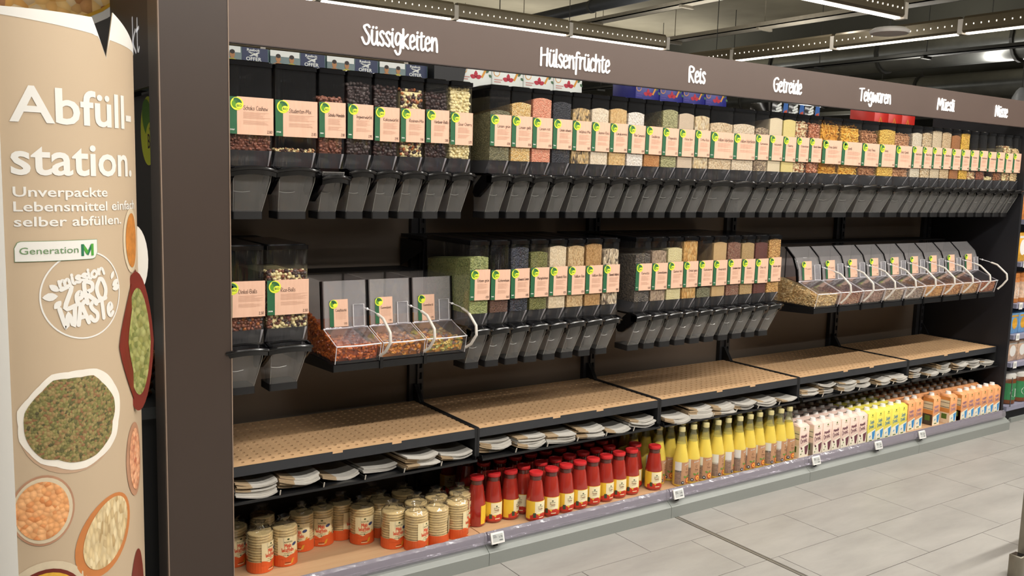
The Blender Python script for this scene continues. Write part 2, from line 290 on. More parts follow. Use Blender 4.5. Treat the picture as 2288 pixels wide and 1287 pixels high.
# ------------------------------------------------------------------ room shell
TILE = mat('floor_tile', '999691', 0.40, var=0.20, vscale=5, bump=0.03, bscale=60)
def tile_mat():
    n = TILE.node_tree.nodes; nt = TILE.node_tree; no = [x for x in n if x.type == 'TEX_NOISE'][0]; tc = [x for x in n if x.type == 'TEX_COORD'][0]
    mp = n.new('ShaderNodeMapping'); mp.inputs['Scale'].default_value = (0.5, 1.7, 1); nt.links.new(tc.outputs['Object'], mp.inputs['Vector']); nt.links.new(mp.outputs[0], no.inputs['Vector']); no.inputs['Detail'].default_value = 8; no.inputs['Roughness'].default_value = 0.65
tile_mat()
GROUT = mat('grout', '6f6a62', 0.8)
b = MB(); b.box(-9, 36, -10, 30, -0.12, -0.006); floor = struct(b.build('floor', GROUT))
row = [(-0.2303, 1.6605, 0.35)]
def tiles():
    cnt = 0
    for r in range(-1, 8):
        y1 = -0.2303 - 0.3081*(r-0) + 0.3081; y0 = y1-0.3081
        ph = {0: 1.6605, 1: 2.4999, 2: 2.7002, 3: 1.91, 4: 2.35, 5: 1.72, 6: 2.1, 7: 2.55, -1: 2.0}[r]
        if r == -1: y0, y1 = 0.0778, 0.3859
        for k in range(-6, 14):
            x0 = ph + 0.6059*k; x1 = x0+0.6059
            if x1 < -0.6 or x0 > 8.6 or (r == -1 and x1 < 5.3): continue
            segs = [(x0, x1)]
            if x0 < 2.035 < x1: segs = [(x0, 2.035-0.012), (2.035+0.012, x1)]
            for a, c in segs:
                if c-a < 0.03: continue
                q = MB(); g = 0.0016; q.box(a+g, c-g, y0+g, y1-g, -0.006, random.uniform(-0.0003, 0.0003)); o = q.build('floor_tile', TILE, floor); cnt += 1
    q = MB(); q.box(2.026, 2.029, -3, 0.07, -0.006, 0.0006); q.box(2.041, 2.044, -3, 0.07, -0.006, 0.0006); q.box(2.029, 2.041, -3, 0.07, -0.006, -0.001); q.build('expansion_strip', mat('strip_metal', '8f8a80', 0.4, metal=0.4), floor)
tiles()
# far floor beyond the tiled region keeps the tile colour
b = MB(); b.box(8.9, 36, -10, 30, -0.006, -0.0005); b.box(-9, -0.9, -10, 30, -0.006, -0.0005); b.box(-0.9, 8.9, 0.9, 30, -0.006, -0.0005); b.box(-0.9, 8.9, -10, -2.75, -0.006, -0.0005); b.build('floor_surface', TILE, floor)
CEILM = mat('ceiling_concrete', '9a937e', 0.9, var=0.25, vscale=1.2, bump=0.05, bscale=20)
b = MB(); b.box(-9, 36, -10, 30, 4.2, 4.3); struct(b.build('ceiling', CEILM))
WALLM = mat('wall_paint', '4c4a45', 0.9, var=0.1, vscale=1)
b = MB(); b.box(-9, 36, 30, 30.2, 0, 4.2); struct(b.build('wall_back', WALLM))
b = MB(); b.box(35.8, 36, -10, 30, 0, 4.2); struct(b.build('wall_right', WALLM))
BEAM = mat('dark_steel', '3e3e3a', 0.6, var=0.15, vscale=2)
for k in range(7):
    x = 11.5+3.2*k; b = MB(); b.box(x, x+0.35, -4, 29.9, 3.85, 4.2); struct(b.build('trim_%d' % (k+1), mat('beam_concrete', '5a5a52', 0.9, var=0.15, vscale=1.5)))
b = MB(); b.box(-6, 11.4, 13.4, 13.8, 3.8, 4.2); struct(b.build('trim_8', CEILM))
def tray(x, w_, z, h_, y0, y1, label, m, name='cable_tray', cat='cable tray'):
    t = thing(name, label, cat, (x, y0, z)); L = y1-y0
    q = MB(); q.box(-w_/2, w_/2, 0, L, 0, 0.012); q.box(-w_/2, -w_/2+0.012, 0, L, 0, h_); q.box(w_/2-0.012, w_/2, 0, L, 0, h_); q.build('tray_body', m, t)
    for k in range(int(L/1.6)+1):
        y = 0.4+1.6*k
        if y < L: q = MB(); q.box(-w_/2-0.02, w_/2+0.02, y-0.02, y+0.02, -0.03, 0); q.tube([(0, y, 0), (0, y, 4.2-z)], 0.006, 6); q.build('hanger', m, t)
LTM = mat('light_steel', '9a9384', 0.5, metal=0.3, var=0.1)
tray(6.47, 0.16, 3.5, 0.05, 2.6, 13, 'pale cable tray running from front to back above the fascia', LTM)
tray(8.24, 0.22, 3.5, 0.06, 1.4, 14, 'grey cable tray nearer the hanging detector', LTM)
tray(9.9, 0.14, 3.2, 0.05, 0.2, 14, 'narrow cable tray left of the round ducts', BEAM)
def pipe(x, z, r, y0, y1, label, m, cat='pipe', name='ceiling_pipe'):
    t = thing(name, label, cat, (x, y0, z)); L = y1-y0; q = MB(); q.tube([(0, 0, 0), (0, L, 0)], r, 16); q.build('pipe_run', m, t, True)
    for k in range(int(L/2)+1):
        y = 0.5+2*k
        if y < L: q = MB(); q.tube([(0, y-0.02, 0), (0, y+0.02, 0)], r*1.12, 16); q.tube([(0, y, r), (0, y, 4.2-z)], 0.007, 6); q.build('pipe_clamp', BEAM, t)
pipe(6.0, 3.58, 0.07, 3.2, 13, 'dark sprinkler pipe beside the pale cable tray', mat('pipe_dark', '34373a', 0.45, var=0.1))
GALV = mat('galvanised', '8d8f8c', 0.3, metal=0.85, var=0.15, vscale=6)
pipe(11.6, 3.55, 0.26, -1, 17, 'large round galvanised duct with a lamp reflection', GALV, 'duct', 'round_duct')
pipe(14.2, 3.3, 0.22, -2, 17, 'second galvanised spiral duct near the far wall', GALV, 'duct', 'round_duct')
pipe(17.5, 3.6, 0.3, -3, 17, 'farthest galvanised duct at right under the ceiling', GALV, 'duct', 'round_duct')
# elbow of pipe
t = thing('pipe_elbow', 'short dark pipe elbow left of the sprinkler pipe', 'pipe', (5.7, 5.2, 3.6)); q = MB(); q.tube(smooth([(0, 0), (0, .3)], 3) and [(0, 0, -0.02), (0, 0, .2), (.05, 0, .27), (.3, 0, .28)], 0.025, 10); q.build('elbow_tube', BEAM, t, True)
q = MB(); q.box(-0.12, 0.12, -0.02, 0.02, -0.06, 0.06); t = q.build('red_valve', mat('valve_red', 'b02a20', 0.4)); t.location = (6.0, 3.75, 3.62); tag(t, 'small red valve on the dark sprinkler pipe', 'valve')

# luminaires
LIT = mat('lamp_diffuser', 'fff3e2', 0.5, var=0, emit=4.5); REFL = mat('lamp_reflector', '6e6552', 0.3, metal=0.5, var=0.05); DOT = mat('lamp_dot', 'fff6e6', 0.4, var=0, emit=2.2); ACR = mat('lamp_endcap', 'd8d2c6', 0.2, var=0.02)
def luminaire(loc, L, rz, label, dots=True, seg=1.22, lit=True):
    t = thing('linear_luminaire', label, 'ceiling lamp', loc, rz); n = max(1, round(L/seg)); s = L/n
    for k in range(n):
        a = k*s; q = MB(); q.prismx([(-0.03, 0.012), (0.03, 0.012), (0.045, 0.03), (0.035, 0.125), (0.02, 0.145), (-0.02, 0.145), (-0.035, 0.125), (-0.045, 0.03)], a+0.01, a+s-0.03); q.build('lamp_housing', REFL, t)
        q = MB(); q.box(a+0.03, a+s-0.05, -0.022, 0.022, 0.0, 0.014); q.build('diffuser', LIT if lit else ACR, t)
        q = MB(); q.box(a+s-0.03, a+s+0.01, -0.045, 0.045, 0.0, 0.12); q.build('end_cap', ACR, t)
        if dots:
            q = MB()
            for j in range(19):
                for sy in (-1, 1): x = a+0.06+j*(s-0.12)/18; q.box(x-0.003, x+0.003, sy*0.043-0.002, sy*0.043+0.002, 0.068, 0.080)
            o = q.build('reflector_dots', DOT, t); o['kind'] = 'stuff'
    for k in (0.2, 0.8): q = MB(); q.tube([(L*k, 0, 0.14), (L*k, 0, 4.2-loc[2])], 0.004, 6); q.build('suspension_wire', BEAM, t)
luminaire((-0.6, 3.86, 2.84), 6.08, 0, 'long lamp just above the fascia over the pulses lettering')
luminaire((0.5, 1.25, 2.80), 4.9, 0, 'nearer lamp row ending at the top edge of the picture')
luminaire((6.35, 0.1, 2.80), 4.88, PI/2, 'bright lamp row running front to back at upper right')
luminaire((-2.2, 4.05, 2.44), 4.88, 0, 'lamp seen below the fascia behind the blue offer boxes')
luminaire((-2.4, -0.75, 3.26), 9.76, 0, 'aisle lamp row above the shelf front', dots=False)
luminaire((-2.4, -2.35, 3.26), 9.76, 0, 'aisle lamp row behind the camera', dots=False)
t = thing('ceiling_detector', 'flat white round detector hanging beside the bright lamps', 'detector', (5.52, 1.42, 2.75)); q = MB(); q.lathe([(0.05, -0.035), (0.14, -0.02), (0.15, 0.0), (0.12, 0.02), (0.04, 0.03)], seg=28); q.build('detector_disc', WHITE, t, True)
q = MB(); q.tube([(0, 0, 0.03), (0, 0, 1.45)], 0.006, 6); q.build('detector_rod', BEAM, t)
t = thing('pendant_lamp', 'grey pendant lamp glowing below, right end of the fascia', 'ceiling lamp', (8.75, 2.0, 2.36)); q = MB(); q.lathe([(0.10, 0.0), (0.11, 0.01), (0.085, 0.15), (0.05, 0.22), (0.02, 0.25)], seg=24); q.build('lamp_shade', mat('shade_grey', '8a8d90', 0.4), t, True)
q = MB(); q.lathe([(0.09, -0.006), (0.092, -0.002)], seg=24); q.build('lamp_glow', LIT, t); q = MB(); q.tube([(0, 0, 0.25), (0, 0, 1.84)], 0.004, 6); q.build('lamp_cord', BEAM, t)

# ------------------------------------------------------------------ the gondola frame
for i in range(5):
    b = MB(); b.box(i+.001, i+.999, 0.672, 0.69, 0.115, 1.93); o = b.build('back_board', BACKP); tag(o, 'dark back board behind the dispensers, %s shelving section from the left' % ORD[i], 'panel')
for i in range(6):
    b = MB(); x = i if 0 < i < 5 else (0.02 if i == 0 else 4.96); z = 0.112
    b.box(x-0.03, x+0.012, 0.645, 0.67, 0.112, 1.93); b.box(x+0.004, x+0.012, 0.632, 0.645, 0.112, 1.93)
    b.box(x+0.026, x+0.034, 0.632, 0.645, 0.112, 1.93)
    while z < 1.9: b.box(x+0.012, x+0.026, 0.632, 0.645, z, z+0.02); z += 0.05
    b.box(x+0.012, x+0.026, 0.645, 0.67, 0.112, 1.93)
    o = b.build('upright', GREYM if i else DARKM); tag(o, 'slotted black steel upright, %s from the left' % ORD[i], 'upright')
b = MB(); b.box(5.003, 5.028, 0.05, 0.69, 0.09, 2.098); o = b.build('shelving_end', mat('end_panel', '15151a', 0.5, var=0.08)); tag(o, 'tall black end panel closing the shelving at the right', 'panel')
b = MB(); b.box(-0.044, -0.026, 0.125, 0.69, 0.0, 1.93); SIDEB = b
post = thing('corner_post', 'broad dark brown upright panel at the left end of the shelving', 'post', (0, 0, 0))
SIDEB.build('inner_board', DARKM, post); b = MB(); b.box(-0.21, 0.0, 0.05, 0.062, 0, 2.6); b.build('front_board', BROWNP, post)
b = MB(); b.box(-0.21, -0.196, 0.062, 0.19, 0, 2.6); b.build('side_board', mat('post_side', '5a524e', 0.4, var=0.05), post)
b = MB(); b.box(-0.002, 0.0012, 0.048, 0.0625, 0, 2.6); b.build('edge_trim', mat('edge_trim', '8a7768', 0.4), post)
b = MB(); b.box(-0.212, -0.2085, 0.048, 0.0625, 0, 2.6); b.build('edge_trim', MC['edge_trim'], post)
fas = thing('header_fascia', 'long dark brown fascia board with white brush lettering above the dispensers', 'sign', (0, 0, 0))
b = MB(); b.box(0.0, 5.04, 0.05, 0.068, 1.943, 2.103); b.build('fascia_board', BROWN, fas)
b = MB(); b.box(0.0, 5.04, 0.0485, 0.0695, 1.9405, 1.9435); b.build('lower_edge', mat('fascia_edge', '2a1d1a', 0.5), fas)
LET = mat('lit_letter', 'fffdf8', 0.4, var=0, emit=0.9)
def hdr(u, v, d): return (u, 0.0495-0.012*0-d, v)
for txt, x0, x1, zb, h_ in [('Süssigkeiten', 0.452, 0.752, 1.987, 0.056), ('Hülsenfrüchte', 1.205, 1.562, 1.983, 0.058), ('Reis', 2.012, 2.118, 1.985, 0.057), ('Getreide', 2.575, 2.785, 1.987, 0.056), ('Teigwaren', 3.245, 3.522, 1.991, 0.055), ('Müesli', 3.965, 4.14, 1.992, 0.055), ('Nüsse', 4.585, 4.73, 1.992, 0.056)]:
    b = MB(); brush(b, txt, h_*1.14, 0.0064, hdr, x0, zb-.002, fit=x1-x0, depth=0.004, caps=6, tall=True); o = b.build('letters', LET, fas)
# left end of the gondola
endf = thing('end_fascia', 'dark fascia on the left end of the shelving with white lettering', 'sign', (0, 0, 0))
b = MB(); b.box(-0.206, -0.19, 0.192, 1.15, 1.8, 2.45); b.build('fascia_board', mat('end_board', '3a3534', 0.5), endf)
def endm(u, v, d): return (-0.2075, 0.55-u, v)
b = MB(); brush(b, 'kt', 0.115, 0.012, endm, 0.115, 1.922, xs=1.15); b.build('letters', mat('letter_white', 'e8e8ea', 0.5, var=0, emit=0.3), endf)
b = MB(); b.box(-0.14, -0.13, 0.26, 1.15, 0.1, 1.8); o = b.build('end_board_panel', mat('end_panel_dark', '37332f', 0.45)); tag(o, 'dark board on the shelving end behind the curved display', 'panel')
t = thing('round_sticker', 'lime green round organic sticker on the shelving end', 'sticker', (-0.146, 0.51, 1.67))
def stk(u, v, d): return (-d, -u, v)
b = MB(); disc(b, 0, 0, 0.12, 0.12, lambda u, v, d: (0, -u, v), 0, 32); disc(b, -0.01, 0.045, 0.085, 0.06, lambda u, v, d: (-0.0006, -u, v), 1, 24, -0.5); disc(b, 0.04, -0.035, 0.078, 0.065, lambda u, v, d: (-0.0012, -u, v), 0, 24)
font(b, 'BIO', 0.05, lambda u, v, d: (-0.0018, -u, v), 0.052, -0.06, bold=0.01, m=2, align='c'); font(b, 'MIGROS', 0.012, lambda u, v, d: (-0.0018, -u, v), 0.052, -0.0, m=2, align='c')
b.build('sticker_print', [LIME, LEAF, INK], t)
# end-cap table with wicker basket
t = thing('end_cabinet', 'dark low cabinet at the shelving end under the wicker basket', 'cabinet', (-0.33, 0.5, 0))
b = MB(); b.box(-0.17, 0.185, -0.24, 0.45, 0.70, 0.74); b.build('worktop', mat('cab_top', '3a3d3e', 0.5), t)
b = MB(); b.box(-0.15, 0.18, -0.2, 0.43, 0.0, 0.70); b.build('carcass', mat('cab_dark', '232425', 0.5), t)
WICK = mat('wicker', 'a56a35', 0.6, var=0.35, vscale=60, bump=0.4)
t = thing('wicker_basket', 'brown wicker basket standing on the dark end cabinet', 'basket', (-0.284, 0.5, 0.742))
for k in range(10):
    z = 0.008+k*0.015; q = MB(); s_ = 0.115+0.0022*k
    pts = [((s_+0.004*(-1)**(i+k))*math.cos(2*PI*i/28), (s_+0.05+0.004*(-1)**(i+k))*math.sin(2*PI*i/28), z) for i in range(29)]; q.tube(pts, 0.0075, 6); q.build('wicker_band', WICK, t, True)
q = MB(); q.lathe([(0.115, 0), (0.135, 0.15)], seg=20); q.build('basket_core', mat('wick_dark', '5a3518', 0.8), t)
q = MB(); q.box(-0.09, 0.09, -0.1, 0.1, 0.10, 0.20); q.box(-0.07, 0.06, -0.09, 0.05, 0.2, 0.235); o = q.build('gift_packet', mat('pack_bluewhite', 'bcc8dc', 0.4, var=0.5, vscale=18)); o.location = (-0.284, 0.5, 0.742); tag(o, 'blue and white packet lying in the wicker basket', 'packet')

# base plinth, deck, price rail
PL = mat('plinth_grey', '858985', 0.38, var=0.02, vscale=4)
bs = thing('base_plinth', 'grey metal plinth with a sloping top along the foot of the shelving', 'plinth', (0, 0, 0))
for i in range(5):
    a, c = i+0.001+(0.0), i+0.999+(0.035 if i == 4 else 0); q = MB(); q.prismx([(0, 0), (0.0, 0.052), (0.003, 0.0545), (0.036, 0.078), (0.60, 0.078), (0.60, 0.0)], a-(0.2 if i == 0 else 0), c); q.build('plinth_section', PL, bs)
b = MB(); b.box(-0.19, 5.0, 0.047, 0.054, 0.078, 0.108); b.build('shadow_gap', BLACK, bs)
DECK = wood('deck_wood', 'c4a27e', 'b48e68', 0.45, (2, 26, 26))
for i in range(5):
    b = MB(); b.box(i+0.002 if i else 0.0, i+0.998, 0.055, 0.668, 0.098, 0.11); o = b.build('deck_board', DECK); tag(o, 'pale wooden bottom deck board, %s from the left' % ORD[i], 'shelf board')
RAILM = clear('rail_plastic', tint=(0.90, 0.88, 0.94), haze=0.28, hazecol=(0.50, 0.47, 0.54), rough=0.10, gmul=2.2)
for i in range(5):
    t = thing('price_rail', 'lilac clear price rail along the %s bottom shelf section from the left' % ORD[i], 'price rail', (i, 0, 0)); x0 = -0.18 if i == 0 else 0.003
    q = MB(); q.prismx([(0.016+0.0, 0.086), (0.012, 0.1), (0.016, 0.122), (0.028, 0.131), (0.036, 0.124), (0.034, 0.09), (0.026, 0.084)], x0, 0.997); q.build('rail_profile', RAILM, t, True)
    q = MB(); q.box(x0, 0.997, 0.038, 0.046, 0.084, 0.124); q.build('rail_back', mat('rail_back', '857c84', 0.5), t)
SCR = mat('tag_screen', 'b7b9b6', 0.4, var=0.02)
for i, (x, txt) in enumerate([(1.04, '3.70'), (2.045, '1.95'), (3.05, '3.30'), (3.60, '2.40'), (4.03, '2.60')]):
    t = thing('shelf_tag', 'white electronic price tag clipped on the rail, %s from the left' % ORD[i], 'price tag', (x, 0.006, 0.108)); t.rotation_euler = (-0.3, 0.0, 0.0)
    me = MB(); me.box(-0.031, 0.031, -0.004, 0.004, -0.0225, 0.0225); put('tag_case', bevel(me.mesh('tag_case', WHITE), 0.0018), t)
    q = MB(); fm = lambda u, v, d: (u, -0.0044, v); rect(q, -0.0245, 0.0245, -0.0155, 0.0155, fm, 0); f2 = lambda u, v, d: (u, -0.0047, v)
    font(q, txt, 0.0075, f2, 0.022, -0.001, bold=0.01, m=1, align='r'); rect(q, 0.006, 0.022, -0.0115, -0.0085, f2, 1)
    for r in range(3): rect(q, -0.022, -0.008+0.002*r, 0.010-r*0.004, 0.0115-r*0.004, f2, 1)
    q.build('tag_screen', [SCR, mat('tag_ink', '3c3d40', 0.6)], t); q = MB(); q.box(-0.018, 0.0, 0.004, 0.012, -0.03, -0.012); q.build('tag_clip', BLACK, t)

# perforated shelves
PERF = mat('perforated_sheet', 'cba57c', 0.42, var=0.05, vscale=14)
def perf_mesh():
    q = MB(); px, py = 0.0357, 0.035; nx, ny = 27, 14; z = 0.0; r = 0.0082; x0 = 0.063-px/2; y0 = 0.153-py/2
    for i in range(nx):
        for j in range(ny):
            cx, cy = x0+px*(i+.5), y0+py*(j+.5)
            out = [(cx-px/2, cy-py/2), (cx, cy-py/2), (cx+px/2, cy-py/2), (cx+px/2, cy), (cx+px/2, cy+py/2), (cx, cy+py/2), (cx-px/2, cy+py/2), (cx-px/2, cy)]
            inn = [(cx+r*math.cos(PI*(k*.25+1.25)), cy+r*math.sin(PI*(k*.25+1.25))) for k in range(8)]
            vs = [(a, c, z) for a, c in out] + [(a, c, z) for a, c in inn] + [(a, c, z-0.004) for a, c in inn]
            q.add(vs, [(k, (k+1) % 8, 8+(k+1) % 8, 8+k) for k in range(8)] + [(8+k, 8+(k+1) % 8, 16+(k+1) % 8, 16+k) for k in range(8)])
    xe = x0+px*nx; ye = y0+py*ny
    for a, c, d, e in [(0.011, x0, 0.1135, 0.632), (xe, 0.989, 0.1135, 0.632), (x0, xe, 0.1135, y0), (x0, xe, ye, 0.632)]: q.add([(a, d, z), (c, d, z), (c, e, z), (a, e, z)], [(0, 1, 2, 3)])
    for a, c in ((0.38, 0.42), (0.62, 0.66)): q.box(a, c, 0.1125, 0.1145, z-0.008, z)
    return q.mesh('perforated_sheet', PERF)
PM = perf_mesh()
q = MB(); q.box(0.004, 0.996, 0.12, 0.63, -0.034, -0.03); put_under = q.mesh('underside', mat('under_black', '0a0a0a', .9, var=0)); q = MB()
for a, c in ((0.004, 0.38), (0.42, 0.62), (0.66, 0.996)): q.box(a, c, 0.112, 0.1165, -0.036, -0.001)
q.box(0.38, 0.42, 0.112, 0.1165, -0.036, -0.009); q.box(0.62, 0.66, 0.112, 0.1165, -0.036, -0.009)
RM = q.mesh('front_rail', GREYM)
q = MB(); q.prismx([(0.111, 0.001), (0.111, -0.115), (0.14, -0.12), (0.63, -0.16), (0.66, -0.16), (0.66, 0.075), (0.63, 0.075), (0.58, 0.004), (0.12, 0.004)], 0.0005, 0.0105)
BR = q.mesh('bracket', mat('bracket_dark', '0c0d10', 0.6, var=0.1))
for i in range(5):
    t = thing('perforated_shelf', 'tan perforated shelf with dark front rail, %s from the left' % ORD[i], 'shelf', (i, 0, 0.5355)); put('perforated_sheet', PM, t); put('front_rail', RM, t); put('underside', put_under, t)
    for x in (0.0, 0.9885): o = put('bracket', BR, t, (x, 0, 0))
# bag trays
TR = mat('tray_black', '111214', 0.35, var=0.1)
PAPW = mat('bag_white', 'b6b2aa', 0.75, var=0.05, bump=0.2, bscale=80); PAPK = mat('bag_kraft', 'a08a6c', 0.8, var=0.08)
for i in range(5):
    t = thing('bag_tray', 'thin black tray for paper bags under the %s perforated shelf' % ORD[i], 'tray', (i, 0, 0))
    q = MB(); q.box(0.01, 0.985, 0.085, 0.60, 0.409, 0.412); q.box(0.01, 0.985, 0.083, 0.087, 0.409, 0.418); q.build('tray_sheet', TR, t)
    for k in range(7):
        x = 0.012+k*0.1617; q = MB(); q.box(x-0.001, x+0.001, 0.09, 0.58, 0.412, 0.43); q.build('divider', TR, t)
        if 0 < k < 6: q = MB(); q.prismx([(0.078, 0.438), (0.082, 0.438), (0.092, 0.412), (0.088, 0.412)], x-0.0015, x+0.0015); q.build('divider_clip', ACR, t)
STK = {0: [7, 6, 2, 3, 7, 4], 1: [8, 8, 6, 6, 2, 5], 2: [4, 7, 6, 5, 4, 2], 3: [6, 8, 7, 6, 4, 5], 4: [7, 2, 7, 6, 6, 4]}
def bag(wid, kraft, sag, thick, seed):
    rnd = random.Random(seed); n = 8; q = MB(); ph = rnd.uniform(-0.5, 0.5); up = rnd.uniform(0.5, 1.2)
    def zc(u): return sag*((u-0.5)*2)**2*up + 0.3*sag*math.sin(5*u+ph)
    top = [(wid*k/n, zc(k/n)) for k in range(n+1)]
    sk = rnd.uniform(-0.012, 0.012)
    for k in range(n):
        (xa, za), (xb, zb) = top[k], top[k+1]; y0, y1 = 0.0, 0.33
        q.add([(xa, y0+sk*k/n, za), (xb, y0+sk*(k+1)/n, zb), (xb, y1, zb), (xa, y1, za), (xa, y0+sk*k/n, za+thick), (xb, y0+sk*(k+1)/n, zb+thick), (xb, y1, zb+thick), (xa, y1, za+thick)],
              [(0, 3, 2, 1), (4, 5, 6, 7), (0, 1, 5, 4), (1, 2, 6, 5), (2, 3, 7, 6), (3, 0, 4, 7)], 1 if kraft and k < 3 else 0)
    return q.mesh('paper_bag', [PAPW, PAPK])
BAGM = [bag(0.145, s % 3 != 0, 0.015, 0.0058, s) for s in range(6)]
for i in range(5):
    for k in range(6):
        n = STK[i][k]; x = i+0.02+k*0.1617; y = 0.104+random.uniform(-0.03, 0.02); ra = random.uniform(-.10, .12); y += .012
        for j in range(n):
            o = put('paper_bag', BAGM[(k+i+j//3) % 6], None, (x+(.006 if ra > 0 else 0)+random.uniform(-0.002, 0.005), y+random.uniform(-0.008, 0.008), 0.4135+j*0.0066)); o.rotation_euler = (0, 0, ra+random.uniform(-0.05, 0.05))
            tag(o, '%s paper bag from the top, %s pile, %s pocket under the %s perforated shelf' % (ORD[n-1-j], 'thin' if n < 4 else 'thick', ORD[k], ORD[i]), 'paper bag', 'paper bags in pocket %s under the %s perforated shelf' % (ORD[k], ORD[i]))


# ------------------------------------------------------------------ bulk dispensers
def ico():
    t = (1+5**.5)/2; V = [Vector(v).normalized() for v in [(-1, t, 0), (1, t, 0), (-1, -t, 0), (1, -t, 0), (0, -1, t), (0, 1, t), (0, -1, -t), (0, 1, -t), (t, 0, -1), (t, 0, 1), (-t, 0, -1), (-t, 0, 1)]]
    Fs = [(0, 11, 5), (0, 5, 1), (0, 1, 7), (0, 7, 10), (0, 10, 11), (1, 5, 9), (5, 11, 4), (11, 10, 2), (10, 7, 6), (7, 1, 8), (3, 9, 4), (3, 4, 2), (3, 2, 6), (3, 6, 8), (3, 8, 9), (4, 9, 5), (2, 4, 11), (6, 2, 10), (8, 6, 7), (9, 8, 1)]
    return V, Fs
ICO = ico()
def subd(V, Fs):
    V = list(V); c = {}; out = []
    def mid(a, b):
        k = (min(a, b), max(a, b))
        if k not in c: V.append(((V[a]+V[b])/2).normalized()); c[k] = len(V)-1
        return c[k]
    for a, b, d in Fs: x, y, z = mid(a, b), mid(b, d), mid(d, a); out += [(a, x, z), (b, y, x), (d, z, y), (x, y, z)]
    return V, out
ICO2 = subd(*ICO)
def bead(q, c, r, m=0, lo=False, jit=0.25):
    V, Fs = ICO if lo else ICO2
    R = Matrix.Rotation(random.uniform(0, 6.3), 3, Vector((random.uniform(-1, 1), random.uniform(-1, 1), random.uniform(-1, 1)+.01)))
    s_ = [r[k]*random.uniform(1-jit, 1+jit*.5) for k in range(3)]; o = len(q.v); c = Vector(c)
    q.v += [tuple(c + R @ Vector((v[0]*s_[0], v[1]*s_[1], v[2]*s_[2]))) for v in V]; q.f += [[o+a, o+b, o+d] for a, b, d in Fs]; q.m += [m]*len(Fs)
def glossy(name, col, rough=0.35, var=0.15): return mat(name, col, rough, var=var, vscale=90)
LID = -0.014; HB = -0.285; CB = -0.335          # lid underside, end of visible food, end of hopper (relative to lid top)
YF, YB = 0.078, 0.43
PARTS = {}
def disp_parts(wd):
    if wd in PARTS: return PARTS[wd]
    P = {}; e = 0.002; x0, x1 = e, wd-e
    def rr(x0, x1, y0, y1, z, r=0.009, n=3):      # rounded rectangle ring
        out = []
        for cx, cy, a0 in ((x1-r, y0+r, -PI/2), (x1-r, y1-r, 0), (x0+r, y1-r, PI/2), (x0+r, y0+r, PI)):
            for k in range(n+1): a = a0+PI/2*k/n; out.append((cx+r*math.cos(a), cy+r*math.sin(a), z))
        return out
    q = MB(); q.loft(rr(x0, x1, YF, YB, CB-0.002), rr(x0, x1, YF, YB, LID), caps=False); P['body'] = q.mesh('body', CLEAR, True)
    q = MB(); q.loft(rr(x0-0.001, x1+0.001, YF-0.005, YB, LID-0.002), rr(x0-0.001, x1+0.001, YF-0.005, YB, -0.002)); q.loft(rr(x0+0.004, x1-0.004, YF+0.002, YB-0.01, -0.002), rr(x0+0.006, x1-0.006, YF+0.006, YB-0.012, 0.002)); P['lid'] = q.mesh('lid', BLACK, True)
    q = MB(); q.box(x0, x1, YB, YB+0.006, CB, LID); P['back_wall'] = q.mesh('back_wall', BLACK)
    q = MB(); xi0, xi1 = x0+0.004, x1-0.004
    q.loft([(xi0, YF+0.006, HB), (xi1, YF+0.006, HB), (xi1, YB-0.004, HB), (xi0, YB-0.004, HB)][::-1], [(xi0, YF+0.040, CB), (xi1, YF+0.040, CB), (xi1, YB-0.1, CB-0.0), (xi0, YB-0.1, CB)][::-1]); P['hopper'] = q.mesh('hopper', HOPPER)
    q = MB(); q.add([(xi1-.006, YF+.004, HB), (xi1+.001, YF+.004, HB), (xi1+.001, YF+.037, CB), (xi1-.002, YF+.037, CB)], [(0, 1, 2, 3)]); q.add([(xi1-.006, YF+.006, HB), (xi1+.001, YF+.006, HB), (xi1+.001, YF+.039, CB), (xi1-.002, YF+.039, CB)], [(3, 2, 1, 0)]); P['hopper_edge_highlight'] = q.mesh('hopper_edge_highlight', EDGE)  # pale strip paints a highlight down the right side of the hopper
    # lever: wing in front, cheeks running down and back
    q = MB(); n = 8; a = []; c = []
    for k in range(n+1):
        u = k/n; x = 0.0+(wd+0.001)*u; bow = 0.022*(1-(2*u-1)**2); y = 0.050-bow; z = -0.337-0.010*abs(2*u-1)**2; a.append((x, y, z)); c.append((x, y+0.04, z+0.004))
    vs = a + c + [(x, y+0.006, z-0.024) for x, y, z in a] + [(x, y, z-0.030) for x, y, z in c]; N = n+1
    q.add(vs, [(i, i+1, N+i+1, N+i) for i in range(n)] + [(2*N+i, 2*N+i+1, i+1, i) for i in range(n)] + [(3*N+i, 3*N+i+1, 2*N+i+1, 2*N+i) for i in range(n)] + [(N+i, N+i+1, 3*N+i+1, 3*N+i) for i in range(n)] + [(0, N, 3*N, 2*N), (n, 2*N+n, 3*N+n, N+n)])
    q.tube([(x, y, z-0.004) for x, y, z in a], 0.0058, 8)
    ck = [(0.052, -0.340), (0.085, -0.334), (0.12, -0.340), (0.178, -0.385), (0.190, -0.412), (0.176, -0.430), (0.152, -0.430), (0.09, -0.392), (0.06, -0.370)]
    q.prismx(ck, 0.000, 0.013); q.prismx(ck, wd-0.007, wd-0.0005); P['lever'] = q.mesh('lever', BLACK, True)
    q = MB(); t0 = rr(x0+0.006, x1-0.006, 0.062, 0.215, CB-0.012, 0.012); b0 = rr(wd*0.17, wd*0.83, 0.122, 0.212, -0.489, 0.008)
    mid = rr(x0+0.008, x1-0.008, 0.072, 0.212, -0.385, 0.012); q.loft(t0[::-1], mid[::-1], caps=False); q.loft(mid[::-1], b0[::-1], caps=False); P['chute'] = q.mesh('chute', CHUTE, True)
